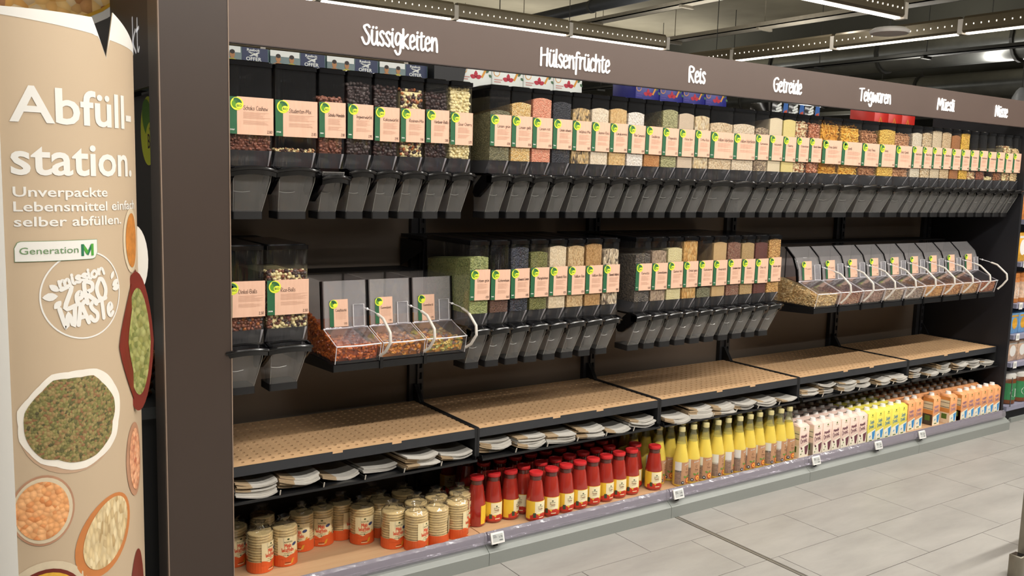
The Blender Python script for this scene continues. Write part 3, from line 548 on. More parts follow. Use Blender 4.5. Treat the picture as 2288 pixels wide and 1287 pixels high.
    q = MB(); q.tube([(x0+.009, .064, CB-.012), (x0+.012, .072, -.385), (wd*.17+.002, .124, -.487)], .0011, 5); q.tube([(x1-.009, .064, CB-.012), (x1-.012, .072, -.385), (wd*.83-.002, .124, -.487)], .0015, 5); q.tube([(x0+.009, .064, CB-.014), (x1-.009, .064, CB-.014)], .0013, 5); q.tube([(wd*(.11+.37*k/5), .0865-.003*math.sin(PI*k/5), -.418-.003*math.sin(PI*k/5)) for k in range(6)], .0011, 5); P['chute_edge_highlight'] = q.mesh('chute_edge_highlight', mat('chute_edge_highlight', '8e8c88', .15, var=.02), True)  # pale tubes paint highlights along the chute edges and across its front
    q = MB(); q.loft(rr(wd*0.17-0.002, wd*0.83+0.002, 0.120, 0.215, -0.512, 0.008), rr(wd*0.17-0.002, wd*0.83+0.002, 0.120, 0.215, -0.487, 0.008)); P['collar'] = q.mesh('collar', mat('collar_black', '151517', 0.5), True)
    q = MB(); q.box(x0+0.012, x1-0.012, 0.10, 0.20, -0.345, CB-0.001); P['valve'] = q.mesh('valve', BLACK)
    PARTS[wd] = P; return P
def plain(u, v, d): return (u, -0.0006-d, v)
STM = {}
def card_mesh(wd, name, price, code, cx0=0.0, h=0.118, greenw=None, xs=None):
    """the shelf card: green strip, kraft sheet, organic disc, name, small print, price"""
    q = MB(); W = wd-0.004; gw = greenw or (0.026 if wd > 0.12 else 0.020)
    st = MB(); q.box(0, gw+0.002, -0.0002, 0.001, 0, h, 0); q.box(gw, W, -0.0006, 0.001, -0.001, h+0.001, 1)
    f1 = lambda u, v, d: (u, -0.0011-d, v); f2 = lambda u, v, d: (u, -0.0015-d, v); f3 = lambda u, v, d: (u, -0.0019-d, v)
    R = 0.021 if wd > 0.12 else 0.018; cx = gw+0.000 if wd > 0.12 else gw+0.001; cz = h-R*1.05
    disc(st, cx, cz, R, R, f1, 2, 24); disc(st, cx-R*.25, cz-R*.05, R*.55, R*.62, f2, 3, 14, .4); disc(st, cx+R*.1, cz+R*.38, R*.7, R*.42, f2, 0, 14, -.5); disc(st, cx+R*.33, cz-R*.3, R*.55, R*.48, f3, 2, 14)
    font(st, 'BIO', R*.34, lambda u, v, d: (u, -0.0023, v), cx+R*.33, cz-R*.46, bold=0.01, m=0, align='c')
    tx = gw+R*0.95 if wd > 0.12 else gw+0.012; S, w0 = strokes(name, 0.0145); fit = min(w0*0.92, W-tx-0.004); hh = 0.0135 if wd > 0.12 else 0.0105
    ty = h*0.66 if wd > 0.12 else h*0.60; brush(q, name, hh, 0.0012, f1, tx, ty, fit=fit, m=4, caps=2)
    rnd = random.Random(hash(name) % 999 if False else len(name)*7+ord(name[0])); y = ty-0.008
    for k in range(13):
        L = (W-tx-0.006)*rnd.uniform(0.6, 1.0); rect(q, tx, tx+L, y, y+0.0006, f1, 5); y -= 0.0027 if k != 7 else 0.008
    brush(q, price, 0.0085, 0.0011, f1, W-0.004-0.0135-(0.004 if wd > .12 else 0), 0.006, fit=0.0135+(0.004 if wd > .12 else 0), m=4, caps=2)
    font(q, code, 0.0042, lambda u, v, d: (u, -0.0006, v), 0.003, 0.011, width=gw*0.6, bold=0.02, m=6)
    if wd not in STM: STM[wd] = st.mesh('organic_sticker', [GREEN, CARD, LIME, LEAF])
    return q.mesh('product_card', [GREEN, CARD, LIME, LEAF, INK, INKL, INKW])
def content(parent, wd, spec, level):
    """food filling: spec = (kind, ...)"""
    x0, x1 = 0.0055, wd-0.0055; y0, y1 = YF+0.004, YB-0.01; zt = -level; zb = HB
    kind = spec[0]
    if kind == 'grain':
        q = MB(); m = grain(*spec[1:]); n = 6; zt = min(zt, LID-0.008); prof = [(x0, zb)] + [(x0+(x1-x0)*k/n, zt+0.007*math.sin(PI*k/n)) for k in range(n+1)] + [(x1, zb)]
        q.loft([(x, y0, z) for x, z in prof][::-1], [(x, y1, z-0.03 if z > zb else z) for x, z in prof][::-1]); o = q.build('food_filling', m, parent)
    else:
        mats, r, cols = spec[1], spec[2], spec[3]
        q = MB(); d = sum(r[:2]); step = d*0.74
        q.box(x0+0.004, x1-0.004, y0+max(r)*1.3, y1, zb, max(zb+0.002, zt-max(r)*1.2), cols[0])
        nx = max(1, int((x1-x0)/step)); nz = max(1, int((zt-zb)/step)); sx = (x1-x0)/nx
        mr = max(r)
        for i in range(nx):
            for j in range(nz+1):
                z = zb+r[2]+j*step*.93
                if z > zt+random.uniform(-.006, .004): continue
                if nz > 10 and -0.225 < z < -0.125: continue            # hidden behind the card
                x = x0+sx*(i+.5)+(sx*.3 if j % 2 else -sx*.2)*.9+random.uniform(-.38, .38)*sx; x = min(max(x, x0+mr*.8), x1-mr*.8); z += random.uniform(-.3, .3)*step
                bead(q, (x, y0+mr+random.uniform(-.1, .8)*mr, z), r, random.choice(cols))
        for i in range(nx):
            for j in range(3): bead(q, (x0+sx*(i+.5), y0+mr*(2.6+2*j), zt-mr*.4+random.uniform(-.3, .6)*mr), r, random.choice(cols))
        if len(spec) > 4:                        # also along the left wall
            for j in range(nz+1):
                for k in range(1, 10):
                    z = zb+r[2]+j*step*.93
                    if z < zt: bead(q, (x0+mr, y0+k*step*1.05, z), r, random.choice(cols), lo=True)
        o = q.build('food_filling', mats, parent, True)
    o['kind'] = 'stuff'
CH1 = [glossy('choc_milk', '6d4030'), glossy('choc_milk_light', '8a5540'), glossy('choc_dark', '33221f', 0.45), glossy('choc_grey', '564b48', 0.5), glossy('white_choc', 'e6d6a0'), glossy('nut_tan', 'b98a5e', 0.6), glossy('raisin', '3a1f18', 0.5), glossy('caramel', 'a8622f', 0.4)]
BIG = (.0075, .0062, .0062); BALL = (.0068, .0068, .0068); CUBE = (.0085, .0075, .0075)
def Gr(n, cols, sc_, **k): return ('grain', n, cols, sc_) if not k else ('grain', n, cols, sc_, k.get('rough', .6), k.get('bump', .8), k.get('stretch', (1, 1, 1)), k.get('edge', .35))
RICE = (1, 1, .42)
UP1 = [ # width, card, price, code, description, filling, level below lid
 (.15, 'Schoko Cashew', '2.80', '7707', 'milk chocolate cashews', ('bead', CH1, (.0085, .0055, .0055), [0, 1, 0, 1]), .225),
 (.15, 'Studenten-Mix', '2.85', '7708', 'nearly used-up student mix', ('bead', CH1, (.006, .004, .003), [5, 4, 6]), .276),
 (.1, 'Schoko Mandeln', '2.80', '7091', 'chocolate almonds', ('bead', CH1, (.0095, .0065, .0065), [0, 1, 1]), .095),
 (.1, 'Ingwerwürfel', '2.95', '7092', 'grey-brown chocolate ginger cubes', ('bead', CH1, CUBE, [2, 3, 2]), .04),
 (.1, 'Kokoswürfel', '2.95', '7093', 'dark chocolate coconut cubes', ('bead', CH1, CUBE, [2, 2, 6, 3]), .042),
 (.1, 'Rosinen-Mix', '1.90', '7094', 'white, milk and dark raisin mix', ('bead', CH1, BALL, [4, 0, 2, 4, 6, 7]), .045),
 (.1, 'Himbeer-Balls', '3.80', '7095', 'very dark raspberry balls', ('bead', CH1, (.0085, .0085, .0085), [2, 2, 6]), .052),
 (.1, 'Sour Cherry', '3.75', '7096', 'cream white cherry drops', ('bead', CH1, (.0082, .0072, .0072), [4], 1), .024)]
N_, W_ = .1, .155
UP2 = [
 (N_, 'Linsen grün', '0.50', '7561', 'dull green lentils', Gr('g_lin_gr', ['5d5a40', '777352', '8d8765'], 190), .10),
 (N_, 'Linsen gelb', '0.50', '7562', 'yellow lentils', Gr('g_lin_ge', ['d9a95c', 'e5c07c', 'efd39c'], 190), .064),
 (N_, 'Linsen rot', '0.50', '7563', 'salmon pink lentils', Gr('g_lin_ro', ['e08a6a', 'eb9c7c', 'f2b090'], 220), .04),
 (N_, 'Linsen schwarz', '0.85', '7564', 'black lentils', Gr('g_lin_sw', ['191a20', '24262e', '32343c'], 200), .048),
 (N_, 'Wildreis Mix', '0.65', '7565', 'speckled wild rice mix', Gr('g_wild', ['e2c490', '2f241a', 'dcbd85', 'd0a868'], 150, stretch=RICE), .066),
 (N_, 'Jasmin Reis', '0.50', '7566', 'pale beige jasmine rice', Gr('g_jas', ['e9d8bc', 'f0e0c6', 'e4cfae'], 260, stretch=RICE, edge=.2), .06),
 (N_, 'Langkornreis', '0.45', '7567', 'sand yellow long rice', Gr('g_lang', ['d8ac6a', 'e2bc80', 'e8c88e'], 230, stretch=RICE), .055),
 (N_, 'Reis Carnaroli', '0.60', '7568', 'bright white risotto rice', Gr('g_carn', ['efe6da', 'f5ede2', 'e6dac8'], 200, stretch=(1, 1, .6), edge=.25), .064),
 (N_, 'Goldhirse', '0.55', '7569', 'orange brown millet', Gr('g_gold', ['b9793c', 'c98a4c', 'd59c5e'], 260), .118),
 (N_, 'Flageolets', '0.75', '7570', 'light green split grains', Gr('g_flag', ['a3a070', 'b9b684', '8c8a5c'], 170), .04),
 (N_, 'Hirse fein', '0.45', '7571', 'fine beige semolina', Gr('g_fine', ['d6bfa2', 'dac6ac'], 500, edge=.1), .05),
 (N_, '3-Mix Reis', '0.65', '7572', 'cream and brown three grain rice', Gr('g_mix3', ['e9d6ae', 'dcc08c', 'f0e2c4', 'b08c58'], 150, stretch=RICE), .055),
 (W_, 'Vollkorn Haferflocken', '0.30', '7573', 'whole oat flakes', Gr('g_oat', ['dcc19a', 'e8d2ae', 'cfae82'], 170, stretch=(1, 1, .6)), .078),
 (W_, 'Vollkorn Haferflocken', '0.30', '7574', 'paler oat flakes', Gr('g_oat2', ['e0ccae', 'ead9be', 'd6be9a'], 190, stretch=(1, 1, .6), edge=.25), .076),
 (N_, 'Kernenmix', '1.10', '7575', 'grey and tan seed mix', Gr('g_seed', ['cbb08a', '6d5a48', 'a08a70', 'd8c4a0'], 150), .085),
 (N_, 'Weissmehl', '0.25', '7576', 'cream coloured flour', Gr('g_flour', ['e8d6b0', 'ebdab8'], 500, edge=.08), .034),
 (N_, 'Polenta', '0.30', '7577', 'light yellow polenta', Gr('g_pol', ['e6d080', 'ead890'], 500, edge=.08), .036),
 (N_, 'Kichererbsen', '0.60', '7578', 'large cream and brown beans', ('bead', [glossy('bean_cream', 'e6cfa4'), glossy('bean_brown', 'a5663c')], (.0075, .005, .005), [0, 0, 1]), .035),
 (N_, 'Borlotti Bohnen', '0.70', '7579', 'reddish brown beans', ('bead', [glossy('bean_red', 'b06c48'), glossy('bean_pink', 'd39a78')], (.0072, .005, .005), [0, 0, 1]), .04),
 (.16, 'Penne dunkel', '0.45', '7580', 'amber yellow penne', ('bead', [glossy('pasta_amber', 'd99b30', .5), glossy('pasta_amber2', 'eab54a', .5)], (.014, .0035, .0035), [0, 1]), .02),
 (.17, 'Spirelli', '0.45', '7581', 'golden spiral pasta', ('bead', [glossy('pasta_gold', 'e0a83a', .5), glossy('pasta_gold2', 'f0c25a', .5)], (.012, .0045, .0045), [0, 1]), .03),
 (.155, 'Dinkel Penne', '0.50', '7582', 'brown spelt pasta', ('bead', [glossy('pasta_brown', 'a9744a', .6), glossy('pasta_brown2', 'c08c60', .6)], (.010, .004, .004), [0, 1]), .05),
 (.15, 'Hörnli', '0.40', '7583', 'bright yellow little pasta', Gr('g_horn', ['e3b444', 'efc75c', 'd69f30'], 120), .042),
 (.155, 'Dinkel Spirelli', '0.50', '7584', 'light brown twisted pasta', ('bead', [glossy('pasta_tan', 'b9875c', .6), glossy('pasta_tan2', 'cb9c72', .6)], (.009, .004, .004), [0, 1]), .05),
 (N_, 'Haferflocken', '0.25', '7585', 'very pale fine oat flakes', Gr('g_of1', ['e9dcc0', 'f0e6cf', 'dccba8'], 200), .045),
 (N_, 'Müesli Basis', '0.55', '7586', 'pale mixed muesli base', Gr('g_mb', ['e4cfa8', 'c8a878', 'f0e2c2'], 120), .04),
 (N_, 'Gerstenflocken', '0.45', '7587', 'beige barley flakes', Gr('g_ger', ['dcc6a0', 'e6d4b2'], 200), .018),
 (N_, 'Dinkelflocken', '0.45', '7588', 'tan spelt flakes', Gr('g_dif', ['dcbf92', 'cfae7e', 'e8d2ac'], 160), .028),
 (N_, 'Leinsamen', '0.55', '7589', 'orange brown linseed', Gr('g_lein', ['b9793c', 'a0642c'], 260), .04),
 (N_, 'Cornflakes', '0.65', '7590', 'bright yellow corn flakes', Gr('g_corn', ['e6b030', 'f0c448', 'cf9420'], 110), .02),
 (N_, 'Nussmix', '2.60', '7591', 'cream nuts, nearly empty', ('bead', CH1, (.0075, .006, .006), [4, 5]), .235),
 (N_, 'Haselnüsse', '2.40', '7592', 'red-brown hazelnuts, nearly empty', ('bead', [glossy('hazel', '8a4a30'), glossy('hazel2', 'a0603c')], BALL, [0, 1]), .235),
 (N_, 'Cashewbruch', '2.70', '7593', 'a few leftover cream nuts', ('bead', CH1, (.0075, .006, .006), [4]), .268),
 (N_, 'Mandeln', '2.50', '7594', 'brown almonds, nearly empty', ('bead', [glossy('almond', '9a6238', .6)], (.0085, .0055, .005), [0]), .235),
 (N_, 'Cashews', '2.90', '7595', 'curved cream cashews', ('bead', CH1, (.0085, .006, .006), [4, 4, 5]), .074),
 (N_, 'Erdnüsse', '1.60', '7596', 'shelled tan peanuts', ('bead', [glossy('peanut', 'd8bd8c', .6)], (.007, .005, .005), [0]), .085)]
XB2 = [1.0+.1*k for k in range(12)] + [2.2, 2.352] + [2.505+.1*k for k in range(5)] + [3.01, 3.17, 3.34, 3.495, 3.645] + [3.802+.0997*k for k in range(12)]
LOW_A = [(.14, 'Dinkel-Balls', '2.30', '7097', 'brown and grey spelt balls', ('bead', CH1, BALL, [1, 0, 7, 3]), .20), (.15, 'Rice-Balls', '2.30', '7098', 'white and brown rice balls', ('bead', CH1, BALL, [4, 1, 3, 0, 4, 6], 1), .092)]
LOW_C = [
 (N_, 'Erbsen grün', '0.50', '7601', 'green split peas', Gr('g_peas', ['8f9a5a', 'aab070', '6c7a40'], 170), .066),
 (N_, 'Kichererbsen', '0.60', '7602', 'brown lentils left at the bottom', Gr('g_brl', ['5b3b2c', '6d4a38'], 200), .236),
 (N_, 'Schwarze Linsen', '0.85', '7603', 'blue-black beans', Gr('g_blb', ['14161c', '2a2e3a', '3c4252'], 160), .034),
 (N_, 'Mungobohnen', '0.70', '7604', 'olive green mung beans', Gr('g_mung', ['5f6028', '74743a', '86854a'], 190), .054),
 (N_, 'Basmati Reis', '0.55', '7605', 'cream basmati rice', Gr('g_bas', ['e2cba6', 'ecd9b8'], 240, stretch=RICE, edge=.25), .033),
 (N_, 'Vollkorn Reis', '0.50', '7606', 'light tan whole grain rice', Gr('g_vk', ['cfac7a', 'dcbf90', 'b8925e'], 220, stretch=RICE), .034),
 (N_, 'Vollkorn Reis', '0.50', '7607', 'darker tan whole grain rice', Gr('g_vk2', ['b98c52', 'c89e66', 'a87c44'], 230, stretch=RICE), .027),
 (N_, 'Basmati Wildreis', '0.80', '7608', 'cream rice speckled with black', Gr('g_bw', ['e4d0b0', '3a2a20', 'dcc6a2', 'ecdcc0'], 150, stretch=RICE), .05)]
LOW_D = [
 (N_, 'Kernotto', '0.60', '7611', 'dark grey-brown seeds', Gr('g_kern', ['4c4640', '6f665a', '2e2c2c'], 150), .075),
 (N_, 'Sonnenblumen', '0.65', '7612', 'grey-beige seeds', Gr('g_son', ['a08872', 'bfa88c', '7c6858'], 170, stretch=RICE), .064),
 (N_, 'Quinoa hell', '1.10', '7613', 'pale cream quinoa', Gr('g_qui', ['ded096', 'e6daa8'], 260, edge=.2), .054),
 (N_, 'Dinkel ganz', '0.50', '7614', 'golden whole spelt', Gr('g_din', ['c08a44', 'd8a860', 'e2bc7c'], 120, stretch=RICE), .014),
 (N_, 'Kürbiskerne', '1.40', '7615', 'few grey-green seeds', Gr('g_kue', ['6c6a4c', '8a8866'], 170), .245),
 (N_, 'Amaranth', '1.10', '7616', 'smooth tan amaranth', Gr('g_ama', ['caa670', 'd0ae7a'], 500, edge=.1), .034),
 (N_, 'Leinsamen braun', '0.55', '7617', 'red-brown linseed', Gr('g_lnb', ['7a4c38', '8e5c46', '9c8068'], 200), .036),
 (N_, 'Sesam', '1.20', '7618', 'tan sesame seeds', Gr('g_ses', ['b99862', 'c8a874'], 260), .04),
 (N_, 'Chia rot', '1.60', '7619', 'dark rust red seeds', Gr('g_red', ['5c2c22', '6c362a'], 350, edge=.2), .04),
 (N_, 'Weizen ganz', '0.45', '7620', 'golden whole wheat', Gr('g_wei', ['c8924c', 'dcae68', 'b07c3c'], 130), .024)]
def dispenser(x, z, d, rowtxt, group, prev):
    wd, name, price, code, desc, fill, lvl = d
    lab = '%s clear dispenser of %s, %s' % ('wide' if wd > .12 else 'narrow', desc, rowtxt)
    t = thing('bulk_dispenser', lab, 'dispenser', (x, 0, z), 0, group); P = disp_parts(wd)
    for k in ('body', 'lid', 'back_wall', 'hopper', 'hopper_edge_highlight', 'lever', 'chute', 'chute_edge_highlight', 'collar', 'valve'):
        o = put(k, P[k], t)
        if k == 'lever' and name == 'Schoko Mandeln': o.location = (0.0, -0.012, -0.022)
    c = put('product_card', card_mesh(wd, name, price, code), t, (0.002, YF-0.004, -0.1175-0.118+random.uniform(-.002, .002)+(0.004 if wd < .12 else 0.0)))
    c.rotation_euler = (0, random.uniform(-.01, .012), 0); put('organic_sticker', STM[wd], c)
    content(t, wd, fill, lvl)
ZU, ZL = 1.893, 1.296
x = 0.004
for i, d in enumerate(UP1):
    dispenser(x, ZU, d, 'top row, left of the gap', 'sweets dispensers in the top row', None); x += d[0]+0.003
for i, d in enumerate(UP2): dispenser(XB2[i], ZU, d, 'top row, right of the gap', 'dry food dispensers in the top row', None)
for x, d in zip((-0.018, 0.126), LOW_A): dispenser(x, ZL, d, 'lower row beside the corner post', 'ball dispensers in the lower row', None)
for i, d in enumerate(LOW_C): dispenser(0.925+i*0.0955, ZL, (0.094,)+d[1:], 'lower row, group of eight', 'group of eight dispensers in the lower row', None)
for i, d in enumerate(LOW_D): dispenser(1.778+i*0.0975, ZL, (0.0965,)+d[1:], 'lower row, group of ten', 'group of ten dispensers in the lower row', None)
for x0, x1, z, txt in [(0.004, 0.925, ZU, 'top sweets dispensers'), (1.0, 4.995, ZU, 'long top row of dry food dispensers'), (-0.004, 0.28, ZL, 'two lower ball dispensers'), (0.925, 1.69, ZL, 'group of eight lower dispensers'), (1.778, 2.76, ZL, 'group of ten lower dispensers'), (0.375, 0.922, 1.155, 'three gummy sweet bins'), (3.05, 4.86, 1.225, 'nine muesli bins')]:
    t = thing('mounting_rack', 'black mounting rack behind the %s' % txt, 'rack', (0, 0, 0)); q = MB(); q.box(x0, x1, 0.446, 0.655, z-0.022, z-0.008); q.box(x0, x1, 0.45, 0.456, z-0.34 if z > 1.26 else z-0.2, z-0.022); q.build('rack_plate', DARKM, t)
    for xx in (x0, x1-0.004): q = MB(); q.prismx([(0.446, z-0.03), (0.446, z-0.06), (0.66, z-0.15), (0.66, z-0.03)], xx, xx+0.004); q.build('rack_arm', DARKM, t)

# ------------------------------------------------------------------ scoop bins
BINC = clear('bin_plastic', tint=(0.95, 0.94, 0.96), haze=0.014, hazecol=(0.8, 0.78, 0.82), rough=0.05, gmul=1.3)
FRONT_HAZE = clear('bin_front_haze', tint=(.95, .95, .96), haze=.20, hazecol=(.62, .60, .60), rough=.07, gmul=1.5)  # milky haze colour imitates lamp reflections on the upper bin fronts
TUBEM = mat('tether_tube', 'cfcac2', 0.35, var=0.02)
def bin_(x, w_, prof, lipz, desc, txt, cols, r, card, group, flat, first=False, n=230):
    """prof: (y, z) side outline: bottom back, bottom front, lip, hinge, ... , top back"""
    t = thing('scoop_bin', 'clear scoop bin of %s, %s' % (desc, txt), 'bin', (x, 0, 0), 0, group); e = 0.002
    q = MB(); q.prismx(prof, e, w_-e); q.f = [f for i, f in enumerate(q.f)]; q.build('bin_body', BINC, t)
    (yb, zb), (yf, zf), (yl, zl), (yh, zh) = prof[:4]
    q = MB()
    for a, c in ((e, e+0.003), (w_-e-0.003, w_-e)):
        for p, s_ in ((prof[1], prof[2]), (prof[2], prof[3])): q.tube([(a+.0015, p[0], p[1]), (a+.0015, s_[0], s_[1])], 0.0014, 5)
    q.tube([(e, yl, zl), (w_*.5, yl-0.006, zl-0.001), (w_-e, yl, zl)], 0.0028, 6); q.tube([(e, yh, zh), (w_-e, yh, zh)], 0.003, 6); q.build('lid_rim', EDGE, t, True)
    q = MB(); q.prismx([(yl+.008, zl+.003), (yl+.009, zl+.006), (yh-.004, zh+.006), (yh-.005, zh+.003)], 0.008, w_-0.008); q.build('lid', BINC, t)
    q = MB(); mr = max(r); zt = zl-0.012
    pr = [(yb-.01, zb+.006), (yf+mr*1.6, zf+.006), (yl+mr*1.8, zt-mr), (yh+0.01, zt+.004), (yb-.01, zt+.055)]; q.prismx(pr, .008+mr*(1.2 if first else 0), w_-.008, len(cols))
    for k in range(n):
        u = random.random(); xx = random.uniform(.006+mr, w_-.006-mr)
        if u < .5: s_ = random.random(); bead(q, (xx, yf+(yl-yf)*s_+mr*1.25, zf+.006+mr*.6+(zt-zf-.006)*s_), r, random.randrange(len(cols)), lo=True)
        else: s_ = random.random(); yy = yl+mr*1.6+(yh+.04-yl)*s_; bead(q, (xx, yy, zt-.004+.016*s_+random.uniform(0, .006)), r, random.randrange(len(cols)), lo=True)
    if first:
        for k in range(380):
            yy = random.uniform(yf+mr*1.3, yb-.03); zz = random.uniform(zb+.008, zt+.0+max(0, (yy-yl)*.30)); bead(q, (.005+mr, max(yy, yl+(yf-yl)*(zz-zl)/(zf-zl)+mr*1.4 if zf != zl else yy), zz), r, random.randrange(len(cols)), lo=True)
    o = q.build('food_filling', cols+[cols[0]], t, True); o['kind'] = 'stuff'
    # card on the upper front, tilted like the front
    (y2, z2) = (prof[4] if len(prof) < 8 else (.212, 1.16)); A = Vector((0, y2-yh, z2-zh)); A.normalize() ; Nn = Vector((0, -A.z, A.y))
    gw = .016; W = w_*.40; H = .100; q = MB(); x0 = w_*.15
    def fm(k):
        def f(u, v, d): p = Vector((x0+u, yh, zh)) + A*(v+.008) + Nn*(.004+k*.0004); return tuple(p)
        return f
    rect(q, 0, gw+.002, 0, H*.96, fm(0), 0); rect(q, gw, W, -.001, H, fm(1), 1); cx, cz, R = gw, H-.017, .0165
    disc(q, cx, cz, R, R, fm(2), 2, 20); disc(q, cx-R*.25, cz-R*.05, R*.55, R*.62, fm(3), 3, 12, .4); disc(q, cx+R*.1, cz+R*.38, R*.7, R*.42, fm(3), 0, 12, -.5); disc(q, cx+R*.33, cz-R*.3, R*.5, R*.45, fm(4), 2, 12)
    brush(q, card, .009, .0011, fm(2), gw+.006, H*.55, fit=W-gw-.012, m=4, caps=2)
    for k in range(6): rect(q, gw+.006, W-.006-.002*(k % 3), H*.5-.0045*k, H*.5-.0045*k+.0009, fm(2), 5)
    brush(q, '1.95', .007, .001, fm(2), W-.018, .006, m=4, caps=2, fit=.013); q.build('product_card', [GREEN, CARD, LIME, LEAF, INK, INKL], t)
    q = MB(); u0, u1, v0, v1 = w_*.66, w_*.90, .004, H*.86
    def ff(u, v): p = Vector((u, yh, zh))+A*v+Nn*.006; return tuple(p)
    q.tube([ff(u0, v0), ff(u0, v1), ff(u1, v1), ff(u1, v0), ff(u0, v0)], .002, 6); q.build('scoop_holder', EDGE, t, True)
    q = MB(); q.add([ff(u0, v0), ff(u1, v0), ff(u1, v1), ff(u0, v1)], [(0, 1, 2, 3)]); q.build('holder_window', clear('holder_clear', haze=.25, hazecol=(.5, .5, .55), rough=.1, gmul=1.5), t)
    q = MB(); pp = [p for p in prof[3:-1]]
    for a in range(len(pp)-1): q.prismx([(pp[a][0]-.0012, pp[a][1]), (pp[a+1][0]-.0012, pp[a+1][1]), (pp[a+1][0]-.0004, pp[a+1][1]), (pp[a][0]-.0004, pp[a][1])][::-1], .008, w_-.008)
    q.build('front_haze', FRONT_HAZE, t)  # added sheet that carries the painted reflection haze
    for xa in (-.003, w_-.004):
        q = MB()
        P_ = []
        for a in range(len(pp)-1):
            for k in range(3): P_.append((pp[a][0]+(pp[a+1][0]-pp[a][0])*k/3, pp[a][1]+(pp[a+1][1]-pp[a][1])*k/3))
        P_.append(pp[-1]); [q.prismx([P_[a], P_[a+1], (P_[a+1][0]+.012, P_[a+1][1]-.002), (P_[a][0]+.012, P_[a][1]-.002)][::-1], xa, xa+.007) for a in range(len(P_)-1)]
        q.build('side_seal', BLACK, t)
    q = MB(); q.prismx([(prof[-1][0]-.012, prof[0][1]+.01), (prof[-1][0]-.012, prof[-1][1]-.006), (prof[-1][0]-.008, prof[-1][1]-.006), (prof[-1][0]-.008, prof[0][1]+.01)], .004, w_-.004); q.build('bin_back', mat('bin_back_grey', '8a8680', .4), t)
    # scoop lying under the lid
    q = MB(); c1 = Vector((w_*.5, (yl+yh)/2+.01, zl-.0)); q.add([tuple(c1+Vector(v)) for v in [(-.035, -.03, 0), (.035, -.03, 0), (.045, .03, .012), (-.03, .03, .012)]], [(0, 1, 2, 3)]); q.tube([tuple(c1+Vector(v)) for v in [(-.035, -.03, 0), (.035, -.03, 0), (.045, .03, .012)]], .0025, 6); q.build('scoop', BINC, t, True)
    q = MB(); xr = w_-.004; dx = .012; P = [(xr-.02, yh-.01, zh+.075), (xr+dx-.008, yh-.055, zh+.062), (xr+dx, yh-.11, zh+.045), (xr+dx+.002, yl-.045, zl+.045), (xr+dx, yl-.052, zl+.01), (xr+.002, yl-.03, zl-.028), (xr-.008, yl-.008, zf+.022)]
    P2 = []
    for a in range(len(P)-1):
        for k in range(3): P2.append(tuple(Vector(P[a]).lerp(Vector(P[a+1]), k/3)))
    P2.append(P[-1]); q.tube(P2[4:], .0055, 8); q.build('tether_tube', TUBEM, t, True); q = MB(); q.tube(P2[:5], .0018, 6); bead(q, P2[1], (.006, .006, .006)); q.build('tether_cord', EDGE, t, True)
    q = MB(); q.box(-.006, .006, yf-.008, yf+.02, zf-.03, zf+.012); q.build('bin_clip', BLACK, t) if not first else None
CP = [(0.45, .862), (.095, .862), (.08, .928), (.20, .972), (.215, 1.148), (.45, 1.152)]
gum = [[glossy('gum_cola', 'a84c18', .25), glossy('gum_cola2', 'cc6c24', .25)], [glossy('gum_amber', 'd0802c', .25), glossy('gum_amber2', 'e09c40', .25), glossy('gum_brown', '8c5a38', .3)], [glossy('gum_orange', 'e8a440', .3), glossy('gum_green', 'b0ae58', .3), glossy('gum_plum', '80605a', .3), glossy('gum_yellow', 'e0c468', .3)]]
for i, (ds, nm) in enumerate([('brown cola gummies', 'Colafläschli'), ('amber gummy bears', 'Gummibärli'), ('orange, green and plum gummies', 'Gummiherzli')]):
    bin_(.377+i*.183, .181, CP, 0, ds, 'lower row of three bins', gum[i], (.012, .009, .007) if i < 2 else (.0125, .011, .007), nm, 'gummy sweet bins in the lower row', True, i == 0, 150)
MP = [(0.46, .908), (.088, .905), (.07, .982), (.198, 1.034), (.208, 1.10), (.232, 1.16), (.29, 1.213), (.46, 1.215)]
mu = [('pale oat clusters', ['d8bc84', 'e4cc98', 'c8a66c']), ('red-brown berry muesli', ['b08468', '9a5a44', 'c8a484']), ('mauve-brown muesli', ['ac8c7a', 'bc9c88', '8a6858']), ('grey-brown muesli', ['b8a28c', '9c846c', 'ccb898']), ('greyish muesli with dark bits', ['b4a494', '8a7464', 'c4ac94']),
      ('golden crunchy muesli', ['d4a05c', 'deb070', 'b88444']), ('orange-brown granola', ['cc9458', 'b07444', 'dcac70']), ('honey granola with nuts', ['d0a068', 'dcbc8c', 'ac7c4c']), ('rust red granola', ['b06c44', 'c08050', '905034'])]
for i, (ds, cs) in enumerate(mu):
    ms = [glossy('mu%d_%d' % (i, k), c, .65) for k, c in enumerate(cs)]
    bin_(3.052+i*.2, .198, MP, 0, ds, 'lower row of nine bins', ms, (.009, .007, .003) if i == 0 else (.006, .005, .003), 'Müesli', 'muesli bins in the lower row', True, i == 0, 260)
for x0, x1, y0, z0, txt in [(.374, .923, .092, .860, 'three gummy bins'), (3.048, 4.856, .085, .903, 'nine muesli bins')]:
    t = thing('bin_tray', 'black tray carrying the %s' % txt, 'tray', (0, 0, 0)); q = MB(); q.prismx([(y0+.006, z0-.028), (y0, z0-.026), (y0, z0-.001), (.655, z0-.001), (.655, z0-.05), (.5, z0-.05)], x0, x1); q.build('tray_body', TR, t)

